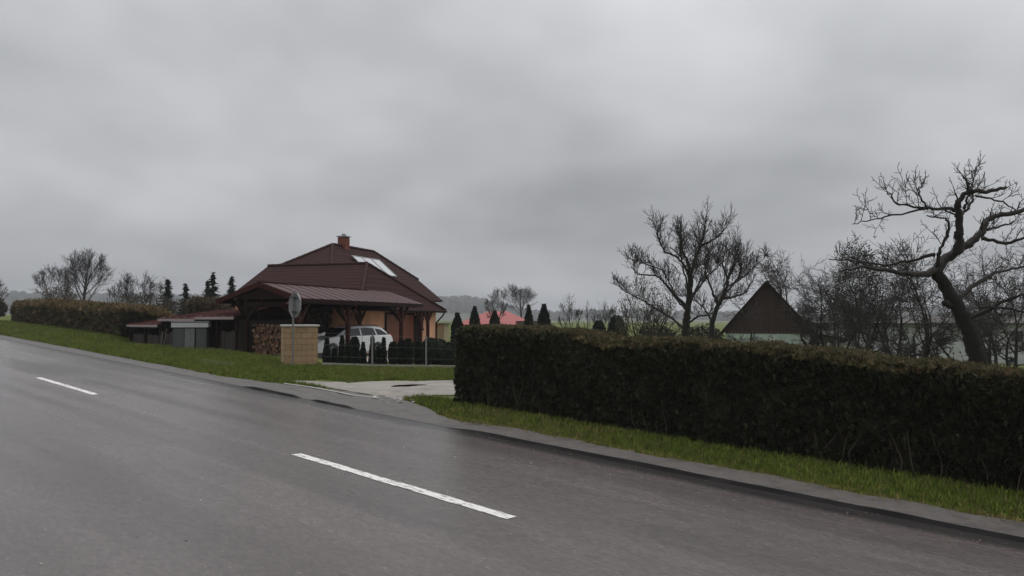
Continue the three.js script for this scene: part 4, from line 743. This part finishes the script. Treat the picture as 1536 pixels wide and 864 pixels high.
limbTree('leaning_tree', 'gnarled old fruit tree leaning over the hedge with twisted bare limbs', 9.73, -15.5, [
    ['trunk',0.19,0.12,[[0.03,0.01,0.0],[-0.13,0.9,0.0],[-0.3,1.64,0.0],[-0.51,2.28,0.0],[-0.73,2.76,0.0],[-0.94,3.18,0.0],[-1.15,3.5,0.0]]],
    ['r1',0.115,0.04,[[-1.15,3.47,0.0],[-0.94,3.71,-0.12],[-0.62,3.92,-0.25],[-0.2,4.13,-0.38],[0.12,4.37,-0.5],[0.28,4.62,-0.62],[0.62,4.75,-0.75],[1.21,4.86,-0.88],[2.02,5.21,-1.0]]],
    ['v',0.1,0.03,[[-0.67,3.9,0.0],[-0.7,4.29,0.08],[-0.75,4.66,0.17],[-0.81,4.87,0.25],[-0.62,5.09,0.33],[-0.36,5.06,0.42],[0.0,5.13,0.5]]],
    ['vl',0.04,0.012,[[-0.78,4.73,0.2],[-1.52,4.74,0.43],[-2.21,4.77,0.67],[-2.53,4.98,0.9]]],
    ['vlu',0.025,0.01,[[-1.58,4.74,0.5],[-1.79,5.0,0.6],[-1.74,5.2,0.7]]],
    ['vll',0.025,0.008,[[-1.52,4.73,0.5],[-2.37,4.56,0.2],[-2.78,4.48,-0.1]]],
    ['vr',0.045,0.012,[[-0.67,4.62,0.0],[-0.36,4.81,-0.2],[-0.12,5.08,-0.4],[-0.07,5.42,-0.6]]],
    ['vr2',0.03,0.01,[[-0.36,4.83,-0.3],[-0.36,5.12,-0.1],[-0.39,5.36,0.1]]],
    ['vt',0.025,0.01,[[-0.62,5.09,0.3],[-0.81,5.24,0.55],[-1.0,5.3,0.8]]],
    ['vr3',0.025,0.01,[[-0.12,5.09,-0.3],[0.28,4.93,-0.05],[0.49,4.62,0.2]]],
    ['ll',0.08,0.015,[[-1.15,3.5,0.0],[-1.63,3.42,0.25],[-2.32,3.47,0.5],[-2.91,3.55,0.75],[-3.54,3.44,1.0]]],
    ['ll2',0.05,0.012,[[-1.35,3.46,0.0],[-1.89,3.53,-0.33],[-2.43,3.75,-0.67],[-2.9,3.84,-1.0]]],
    ['ul',0.05,0.012,[[-1.11,3.57,0.0],[-1.16,3.88,0.15],[-1.05,4.19,0.3],[-1.16,4.51,0.45],[-1.63,4.56,0.6]]],
    ['ul2',0.045,0.012,[[-1.16,3.84,0.0],[-1.55,3.73,-0.27],[-2.02,3.67,-0.53],[-2.56,3.86,-0.8]]],
    ['rl',0.06,0.02,[[-0.73,2.92,0.0],[-0.26,3.23,-0.23],[0.23,3.44,-0.45],[0.62,3.55,-0.68],[1.48,3.73,-0.9]]],
    ['rl2',0.05,0.012,[[-0.57,2.51,0.0],[0.01,2.89,0.3],[0.47,3.12,0.6],[1.08,3.26,0.9]]],
    ['rl3',0.03,0.01,[[-0.4,2.78,0.2],[0.13,2.72,0.53],[0.47,2.38,0.87],[0.81,1.98,1.2]]],
    ['r1b',0.05,0.015,[[-0.09,4.19,-0.2],[0.28,4.08,0.07],[0.62,4.21,0.33],[1.35,4.27,0.6]]],
    ['r1c',0.05,0.015,[[0.12,4.37,-0.5],[0.62,4.5,-0.95],[1.35,4.67,-1.4]]],
    ['stub',0.07,0.055,[[-0.78,2.8,0.0],[-0.97,2.84,0.06],[-1.06,2.88,0.12]]],
], 4242, limbTwigs);
const orchardTwigs = { ...limbTwigs, ratio: [0.5, 0.5, 0.62, 0.65], wig: [0.4, 0.4, 0.38, 0.4], spread: [0.8, 0.8, 0.62, 0.6], n: [0, 0, 5, 4], rMin: 0.007, small: 5.5, big: 4.5, len: 0.5, lift: 0.1 };
limbTree('bare_tree', 'tall bare fruit tree with wide low limbs left of the barn', (1028 - 768) / 1150 * 29, -29, [
    ['trunk',0.17,0.1,[[0.01,0.88,0.0],[0.04,1.62,0.0],[0.01,2.18,0.0],[0.06,2.74,0.0],[0.15,3.3,0.0],[0.2,3.93,0.0],[0.18,4.42,0.0]]],
    ['a',0.075,0.02,[[0.18,4.42,0.0],[0.05,4.77,0.12],[-0.15,5.12,0.25],[-0.22,5.61,0.38],[-0.25,6.17,0.5]]],
    ['b',0.085,0.02,[[0.19,4.07,0.0],[0.38,4.77,-0.12],[0.66,5.36,-0.25],[0.8,5.82,-0.38],[0.98,6.55,-0.5]]],
    ['c',0.05,0.014,[[0.66,5.36,0.0],[1.05,5.57,0.4],[1.36,5.92,0.8]]],
    ['d',0.06,0.014,[[0.18,4.28,0.0],[-0.22,4.91,-0.23],[-0.71,5.19,-0.45],[-0.92,5.82,-0.68],[-0.81,6.24,-0.9]]],
    ['e',0.07,0.014,[[0.06,3.02,0.0],[-0.43,3.44,0.18],[-0.81,3.86,0.36],[-1.2,4.17,0.54],[-1.9,4.21,0.72],[-2.18,4.49,0.9]]],
    ['f',0.06,0.012,[[-0.04,2.18,0.0],[-0.57,2.67,-0.3],[-1.34,3.19,-0.6],[-2.04,3.58,-0.9],[-2.56,4.03,-1.2]]],
    ['g',0.06,0.012,[[0.16,3.37,0.0],[0.55,3.72,-0.25],[0.91,4.14,-0.5],[0.98,4.77,-0.75],[1.26,5.12,-1.0]]],
    ['h',0.05,0.012,[[0.05,2.39,0.0],[0.41,2.67,0.4],[0.8,2.74,0.8],[1.12,3.09,1.2]]],
    ['i',0.045,0.012,[[0.13,3.16,0.2],[0.41,3.93,0.6],[0.91,4.42,1.0],[1.4,4.91,1.4]]],
    ['j',0.045,0.012,[[0.1,2.88,-0.1],[-0.22,3.3,-0.47],[-0.64,4.42,-0.85],[-1.48,4.84,-1.23],[-1.93,4.98,-1.6]]],
    ['k',0.045,0.012,[[0.16,3.58,0.1],[-0.15,4.14,0.67],[-0.43,4.91,1.23],[-0.57,5.61,1.8]]],
    ['l',0.04,0.012,[[0.2,3.93,0.0],[0.55,4.42,-0.6],[0.69,4.91,-1.2],[0.91,5.4,-1.8]]],
], 77, orchardTwigs, 'bare fruit trees behind the hedge');
limbTree('bare_tree', 'dense bare fruit tree whose limbs reach over the left barn eave', (1064 - 768) / 1150 * 32, -32, [
    ['trunk',0.14,0.085,[[-0.0,0.78,0.0],[0.04,1.56,0.0],[0.11,2.41,0.0],[0.38,3.18,0.0],[0.65,3.64,0.0]]],
    ['a',0.075,0.014,[[0.65,3.64,0.0],[0.77,4.34,0.2],[0.96,4.96,0.4],[1.08,5.5,0.6]]],
    ['b',0.07,0.014,[[0.54,3.41,0.0],[1.0,3.49,-0.17],[1.54,3.64,-0.35],[1.93,4.11,-0.52],[2.16,4.49,-0.7]]],
    ['c',0.06,0.014,[[0.38,3.18,0.0],[0.07,3.72,0.2],[-0.23,4.42,0.4],[-0.31,5.03,0.6],[-0.0,5.5,0.8]]],
    ['d',0.055,0.012,[[0.62,3.6,0.0],[1.16,4.11,-0.3],[1.54,4.65,-0.6],[1.62,5.27,-0.9]]],
    ['e',0.05,0.012,[[0.11,2.48,0.0],[-0.23,3.1,-0.27],[-0.62,3.49,-0.53],[-0.85,3.56,-0.8]]],
    ['f',0.05,0.012,[[0.77,4.26,0.0],[0.46,4.8,0.5],[0.38,5.34,1.0]]],
    ['g',0.045,0.012,[[0.69,3.87,0.0],[1.31,4.34,0.6],[1.93,5.03,1.2]]],
    ['h',0.045,0.012,[[0.46,3.29,0.0],[0.77,4.03,-0.43],[1.31,4.8,-0.87],[1.39,5.42,-1.3]]],
], 78, orchardTwigs, 'bare fruit trees behind the hedge');
{
  // crown given as [left, right, top, bottom] bearings and heights on the map at distance D
  const T = (label, px, D, [l, r, tp, bt], o, group) => {
    const [x, z] = P(px, D), gy = landXZ(x, z), k = D / 1150, yT = CAM_Y + (480 - tp) * k - gy, yB = CAM_Y + (480 - bt) * k - gy;
    return bareTree(label, x, z, { ...o, h: yT * (o.up ?? 0.62), env: { x: ((l + r) / 2 - px) * k, y: (yT + yB) / 2, rx: (r - l) / 2 * k, ry: (yT - yB) / 2 } }, group);
  };
  const g1 = 'bare fruit trees behind the hedge';
  T('bare fruit tree rising right behind the barn ridge', 1192, 58, [1135, 1250, 358, 520], { ...orchard, r: 0.2, seed: 13, n: [9, 9, 8, 6], rMin: 0.011 }, g1);
  T('crooked bare fruit tree in front of the barn side bay', 1226, 34, [1180, 1275, 395, 530], { ...orchard, r: 0.11, seed: 14, stems: 2, n: [8, 8, 6, 5], rMin: 0.008 }, g1);
  T('multi stemmed bare fruit tree before the long pale building', 1375, 25, [1300, 1455, 345, 545], { ...orchard, r: 0.085, seed: 15, stems: 4, n: [7, 7, 6, 5], rMin: 0.007, from: [0.45, 0.25, 0.15, 0.1] }, g1);
  T('bare fruit tree left of the multi stemmed one', 1296, 30, [1230, 1355, 335, 520], { ...orchard, r: 0.12, seed: 16, n: [9, 9, 8, 6], rMin: 0.0062 }, g1);
  T('slender bare fruit tree right of the leaning trunk', 1515, 27, [1460, 1585, 365, 545], { ...orchard, r: 0.08, seed: 17, stems: 2, n: [8, 8, 6, 5], rMin: 0.0075 }, g1);
  T('small bare fruit tree under the leaning limbs', 1440, 36, [1390, 1505, 372, 525], { ...orchard, r: 0.09, seed: 18, stems: 2, n: [7, 8, 6, 5], rMin: 0.0075 }, g1);
  T('bare fruit tree standing close before the barn gable', 1118, 40, [1075, 1165, 425, 530], { ...orchard, r: 0.08, seed: 41, n: [7, 7, 6, 4], rMin: 0.007 }, g1);
  T('tangled bare fruit tree before the middle of the long pale building', 1338, 40, [1275, 1405, 362, 520], { ...orchard, r: 0.1, seed: 42, stems: 3, n: [7, 8, 6, 5], rMin: 0.009 }, g1);
  T('tangled bare fruit tree behind the leaning trunk', 1488, 42, [1425, 1560, 370, 520], { ...orchard, r: 0.1, seed: 43, stems: 3, n: [7, 8, 6, 5], rMin: 0.009 }, g1);
  T('tangled bare fruit tree between the barn and the ivy covered tree', 1258, 46, [1200, 1315, 372, 515], { ...orchard, r: 0.1, seed: 44, stems: 3, n: [7, 8, 6, 5], rMin: 0.01 }, g1);
  const g2 = 'bare trees on the skyline';
  const far = { ...shade, up: 0.6 };
  T('tall round crowned bare tree on the rise behind the overgrown hedge', 126, 92, [88, 162, 375, 462], { ...far, r: 0.2, seed: 21, rMin: 0.011, n: [12, 8, 6, 5], from: [0.25, 0.25, 0.15, 0.1] }, g2);
  T('lower bushy bare tree leaning on the tall round crowned one', 84, 88, [48, 118, 400, 465], { ...far, r: 0.1, seed: 22, stems: 2, rMin: 0.011, n: [8, 6, 5, 4] }, g2);
  T('bare tree standing alone at the end of the road', -14, 120, [-45, 10, 420, 470], { ...far, r: 0.16, seed: 23, rMin: 0.014, n: [9, 6, 5, 4] }, g2);
  T('thin bare tree in the thicket beyond the hedge', 205, 72, [178, 228, 406, 470], { ...far, r: 0.08, seed: 24, stems: 2, rMin: 0.01, n: [7, 6, 5, 4] }, g2);
  T('pale bare thicket tree beside the first spruce', 232, 74, [214, 252, 408, 470], { ...far, r: 0.08, seed: 25, stems: 2, rMin: 0.009, n: [7, 5, 5, 4] }, g2);
  T('low bare thicket tree at the end of the overgrown hedge', 183, 70, [160, 205, 424, 470], { ...far, r: 0.07, seed: 26, stems: 2, rMin: 0.01, n: [7, 6, 5, 4] }, g2);
  T('wide round bare tree behind the red roofed house', 782, 135, [748, 814, 430, 500], { ...far, r: 0.16, seed: 31, rMin: 0.012, n: [13, 8, 5, 4], from: [0.35, 0.15, 0.15, 0.1] }, g2);
  T('narrow bare tree above the red roof', 743, 100, [726, 764, 434, 500], { ...far, r: 0.09, seed: 32, stems: 2, rMin: 0.012, n: [7, 6, 5, 4] }, g2);
  T('young bare tree over the hedge between the conifers and shrubs', 855, 58, [836, 876, 442, 505], { ...far, r: 0.055, seed: 33, stems: 3, rMin: 0.008, n: [6, 5, 4, 3] }, g2);
  T('thin bare tree above the two dark shrubs', 903, 62, [884, 926, 450, 505], { ...far, r: 0.05, seed: 34, stems: 3, rMin: 0.008, n: [6, 5, 4, 3] }, g2);
  T('very thin bare sapling beside the two dark shrubs', 882, 66, [874, 890, 440, 505], { ...far, r: 0.04, seed: 35, rMin: 0.007, n: [7, 5, 4] }, g2);
}
// ---------------------------------------------------------------- evergreens and leafing shrubs
const evergreen = [[0.016, 0.024, 0.012], [0.012, 0.018, 0.01], [0.022, 0.03, 0.014]].map(c => std(c, 0.95));
function leafCloud(fn, n, size, seed) { // n little fans placed by fn(R) -> [x, y, z, nx, ny, nz]
  const m = new MB(), R = mulberry(seed);
  for (let i = 0; i < n; i++) {
    const [x, y, z, nx, ny, nz] = fn(R); _n.set(nx + (R() - 0.5), ny + (R() - 0.3), nz + (R() - 0.5)).normalize();
    const s = size * (0.6 + 0.8 * R()), X = V3(R() - 0.5, R() - 0.5, R() - 0.5); X.addScaledVector(_n, -X.dot(_n)).normalize();
    const q = (a, b) => [x + X.x * a * s + _n.x * b * s, y + X.y * a * s + _n.y * b * s, z + X.z * a * s + _n.z * b * s];
    m.face([q(0, -0.2), q(0.42, 0.35), q(0.05, 1), q(-0.4, 0.45)]);
  }
  return m.geo();
}
function conifer(name, label, x, z, h, r, shape, seed, group, mat = evergreen[0]) {
  const t = thing(name, label, 'conifer', [x, landXZ(x, z) - 0.03, z], 0, group);
  mesh('trunk', cyl(0.02 + r * 0.05, 0.03 + r * 0.12, h * 0.8, 7, 0, h * 0.4, 0), barkMat, t);
  const lath = new THREE.LatheGeometry(range(0, 1, 0.1).map(f => new THREE.Vector2(Math.max(0.005, shape(f) * r * 0.72), 0.04 * h + f * h * 0.92)), 10); mesh('inner_branches', lath, evergreen[1], t);
  mesh('crown', leafCloud(R => { const f = R() ** 1.15, a = R() * 6.28, w = 0.82 + 0.3 * vnoise(a * 2, f * 6, seed), rr = shape(f) * r * w * (0.75 + 0.3 * R()); return [Math.cos(a) * rr, 0.03 * h + f * h * 0.97, Math.sin(a) * rr, Math.cos(a), 0.8, Math.sin(a)]; }, Math.round(900 + 700 * h), 0.05 + 0.022 * h, seed), mat, t);
  return t;
}
const colShape = f => Math.min(1, 0.75 + f * 0.8) * (1 - smooth(0.62, 1.03, f) * 0.9), coneShape = f => (1 - f) ** 0.8 * 0.98 + 0.02, roundShape = f => Math.sqrt(Math.max(0.01, 1 - (2 * f - 0.9) ** 2 / 1.22));
{ // young conifers along the wire fence in front of the car
  const row = [[491, 0.98, 0.2, coneShape], [502, 0.62, 0.2, coneShape], [513.5, 1.06, 0.19, coneShape], [523, 0.8, 0.2, roundShape], [532, 1.02, 0.26, roundShape], [545, 0.82, 0.18, coneShape], [559, 1.04, 0.18, coneShape], [568, 0.72, 0.2, coneShape], [576, 1.0, 0.17, coneShape], [590, 0.86, 0.25, roundShape], [603, 0.95, 0.25, roundShape], [613, 1.0, 0.28, roundShape], [628, 0.92, 0.24, roundShape], [640, 0.95, 0.24, roundShape]];
  const labs = ['pointed young conifer next to the block enclosure', 'short young conifer before the car bonnet', 'pointed young conifer before the car windscreen', 'stubby young conifer at the foot of the carport post', 'blocky clipped conifer in front of the carport post', 'low pointed conifer before the car doors', 'tall pointed conifer beside the first fence post', 'short conifer between two pointed ones before the rear wheel', 'pointed young conifer at the tail of the car', 'rounded conifer before the left edge of the brown door', 'rounded conifer before the right edge of the brown door', 'widest rounded conifer of the fence row', 'rounded conifer beside the second fence post', 'rounded conifer below the house eave corner'];
  row.forEach(([px, h, r, s], i) => { const t = i / (row.length - 1), D = lerp(26.9, 31.2, t), [x, z] = P(px, D); conifer('young_conifer', labs[i], x, z, h * lerp(0.98, 1.06, t), r * 0.66, s, 500 + i, 'young conifers along the wire fence', evergreen[i % 3]); });
  for (const [px, D, h, r, l] of [[655, 33, 1.1, 0.6, 'broad dark round shrub below the outbuilding'], [676, 32, 1.0, 0.45, 'smaller dark round shrub at the end of the clipped hedge'], [645, 36, 1.0, 0.4, 'dark round shrub tucked behind the broad one']]) { const [x, z] = P(px, D); conifer('round_shrub', l, x, z, h, r, roundShape, 540 + px, 'round shrubs by the drive', evergreen[0]).userData.category = 'shrub'; }
  const cols = [[686, 40, 470, 0.3, 'broad columnar conifer nearest the outbuilding'], [712, 52, 460, 0.3, 'columnar conifer before the left slope of the red roof'], [742, 56, 466, 0.36, 'squat columnar conifer before the middle of the red roof'], [793, 52, 458, 0.24, 'slim columnar conifer at the right end of the red roof'], [816, 48, 457, 0.36, 'tall blunt columnar conifer standing clear right of the red roof']];
  cols.forEach(([px, D, py, r, l], i) => { const [x, z] = P(px, D), h = CAM_Y + (480 - py) / 1150 * D - landXZ(x, z); conifer('columnar_conifer', l, x, z, h, r, colShape, 560 + i, 'columnar conifers before the red roof', evergreen[1 - i % 2]); });
  for (const [px, D, py, r, l] of [[898, 44, 481, 0.42, 'small dark shrub left of the taller one over the hedge'], [925, 42, 474, 0.55, 'taller dark shrub over the hedge left of the fruit trees']]) { const [x, z] = P(px, D); conifer('dark_shrub', l, x, z, CAM_Y + (480 - py) / 1150 * D - landXZ(x, z), r, roundShape, 580 + px, 'dark shrubs over the hedge', evergreen[0]).userData.category = 'shrub'; }
}
function spruce(label, px, D, top, r, seed) { // whorls of drooping branches
  const [x, z] = P(px, D), gy = landXZ(x, z), h = CAM_Y + (480 - top) / 1150 * D - gy, t = thing('spruce', label, 'spruce', [x, gy, z], 0, 'spruces behind the sheds'), R = mulberry(seed), m = new MB();
  mesh('trunk', cyl(0.02, 0.1, h * 0.97, 7, 0, h * 0.485, 0), barkMat, t);
  for (let y = 0.5; y < h - 0.1; y += 0.13 + 0.06 * R()) {
    const f = y / h, n = 6, L = r * (1 - f) ** 0.85 + 0.06;
    for (let k = 0; k < n; k++) {
      const a = k / n * 6.28 + R() * 1.6, jy = (R() - 0.5) * 0.3, l = L * (0.45 + 0.65 * R()), ca = Math.cos(a), sa = Math.sin(a);
      for (let q = 0; q < 7; q++) { const s = (q + R()) / 7, d = l * s, w = 0.22 * (1.15 - s), yy = y + jy - 0.3 * d + 0.1 * d * d, c = [ca * d, yy, sa * d], off = (R() - 0.5) * w; m.face([[c[0] - sa * w * 0.9, c[1] - 0.1 * R(), c[2] + ca * w * 0.9], [c[0] + ca * 0.18, yy + 0.02 + off * 0.5, c[2] + sa * 0.18], [c[0] + sa * w * 0.9, c[1] - 0.1 * R(), c[2] - ca * w * 0.9], [c[0] - ca * 0.05, yy + 0.1, c[2] - sa * 0.05]]); }
    }
  }
  mesh('crown', m.geo(), evergreen[seed % 3], t);
}
[['spruce beside the pale bare thicket tree', 251, 68, 417, 1.5], ['smallest spruce standing alone above the shed roofs', 278, 70, 424, 1.15], ['slim spruce leaning against the darkest tall one', 311, 66, 421, 1.1], ['tallest dark spruce above the shed roofs', 319, 65, 409, 1.6], ['spruce next to the house roof', 347, 68, 415, 1.5]].forEach(([l, px, D, py, r], i) => spruce(l, px, D, py, r, 600 + i));
// trees and shrubs just coming into leaf
function budding(label, px, D, py, r, seed, col, name = 'leafing_shrub', group = 'shrubs coming into leaf', n = 4200, size = 0.085) {
  const [x, z] = P(px, D), gy = landXZ(x, z), h = CAM_Y + (480 - py) / 1150 * D - gy, t = bareTree(label, x, z, { ...shade, h: h * 0.45, r: 0.07, seed, stems: 4, rMin: 0.009, n: [6, 6, 5] }, group, name);
  mesh('leaves', leafCloud(R => { const a = R() * 6.28, b = R() * 2 - 1, k = Math.sqrt(1 - b * b), q = (0.35 + 0.65 * R() ** 0.5) * (0.8 + 0.35 * vnoise(a * 1.3 + 4, b * 2 + 4, seed)); return [Math.cos(a) * k * r * q, h * 0.56 + b * h * 0.42 * q, Math.sin(a) * k * r * q, Math.cos(a), 0.6, Math.sin(a)]; }, n, size, seed + 1), std(col, 0.9), t);
  t.userData.category = 'shrub'; return t;
}
budding('olive shrub coming into leaf behind the tall fruit tree', 968, 36, 400, 1.5, 701, [0.11, 0.1, 0.042], undefined, undefined, 2600, 0.06);
budding('dark ivy covered tree among the fruit trees', 1288, 40, 352, 1.35, 702, [0.026, 0.03, 0.015], 'ivy_tree', 'shrubs coming into leaf', 3200, 0.085).userData.category = 'tree';
budding('low dark shrub left of the tall fruit tree over the hedge', 985, 40, 487, 1.2, 703, [0.025, 0.028, 0.015]);
budding('low grey shrub between the tall and dense fruit trees', 1052, 42, 484, 1.2, 704, [0.04, 0.036, 0.024]);
budding('brown bush at the foot of the bushy bare tree', 88, 76, 425, 1.6, 705, [0.06, 0.045, 0.026]);
budding('brown bush beyond the hedge among thicket trees', 215, 66, 438, 2.6, 706, [0.055, 0.043, 0.028]);
budding('yellowish bush at the far corner of the overgrown hedge', 52, 62, 446, 1.3, 707, [0.12, 0.1, 0.035]);
budding('pale green bush between the spruces', 296, 64, 444, 1.3, 708, [0.12, 0.12, 0.055]);
budding('brown bush beneath the smallest spruce', 268, 63, 446, 1.6, 709, [0.055, 0.043, 0.026]);
// ---------------------------------------------------------------- far hills with woodland
{
  const m = new MB(), rows = 9, cols = 120, A0 = -0.75, A1 = 0.75;
  const prof = az => { const px = 768 + 1150 * Math.tan(az); const a = 24 * (1 - smooth(690, 830, px)) + 6 * Math.exp(-(((px - 930) / 90) ** 2)) + 9 * smooth(1000, 1500, px) + 3; return (a + 2.2 * (fbm(px / 40, 2, 81, 4) - 0.5)) / 1150; };
  const hill = (az, r) => Math.sin(clamp((r - 1000) / 1400) * Math.PI) ** 0.8 * prof(az) * 1700 - 14 * (1 - smooth(1000, 1200, r));
  for (let i = 0; i <= cols; i++) for (let j = 0; j <= rows; j++) { const az = lerp(A0, A1, i / cols), r = 1000 + 1400 * j / rows; m.vert(Math.sin(az) * r, hill(az, r) + CAM_Y - 5, -Math.cos(az) * r, 0, 1, 0, az * 50, r / 30); }
  for (let i = 0; i < cols; i++) for (let j = 0; j < rows; j++) { const a = i * (rows + 1) + j; m.tri(a, a + rows + 1, a + 1); m.tri(a + 1, a + rows + 1, a + rows + 2); }
  const g = m.geo(); g.computeVertexNormals(); structure('hills', g, std([0.06, 0.07, 0.04], 1, { map: scaled(blotch, 0.5) }));
  const R = mulberry(9090), list = [], geo = new THREE.IcosahedronGeometry(1, 1), p = geo.attributes.position; for (let i = 0; i < p.count; i++) { const f = 0.75 + 0.5 * hash2(Math.round(p.getX(i) * 50), Math.round(p.getY(i) * 50) + Math.round(p.getZ(i) * 50) * 7, 4); p.setXYZ(i, p.getX(i) * f * 0.7, p.getY(i) * f * 1.25, p.getZ(i) * f * 0.7); } geo.computeVertexNormals();
  for (let k = 0; k < 5200; k++) { const az = lerp(A0, A1, R()), px = 768 + 1150 * Math.tan(az), r = 1150 + R() * 580; if (px > 815 && fbm(px / 30, r / 90, 83, 3) < 0.55) continue; const s = 4 + 4.5 * R(), c = 0.6 + 0.6 * R(), con = R() < 0.6; list.push([Math.sin(az) * r, hill(az, r) + CAM_Y - 5 + s * 0.7, -Math.cos(az) * r, 0, 1, 0, s, (con ? 0.02 : 0.05) * c, (con ? 0.03 : 0.042) * c, (con ? 0.018 : 0.03) * c, R() * 6]); }
  const f = scatter('woodland', geo, leafMat, list); f.userData.label = 'distant woodland covering the hills'; f.userData.category = 'woodland';
}
renderer.render(scene, camera);
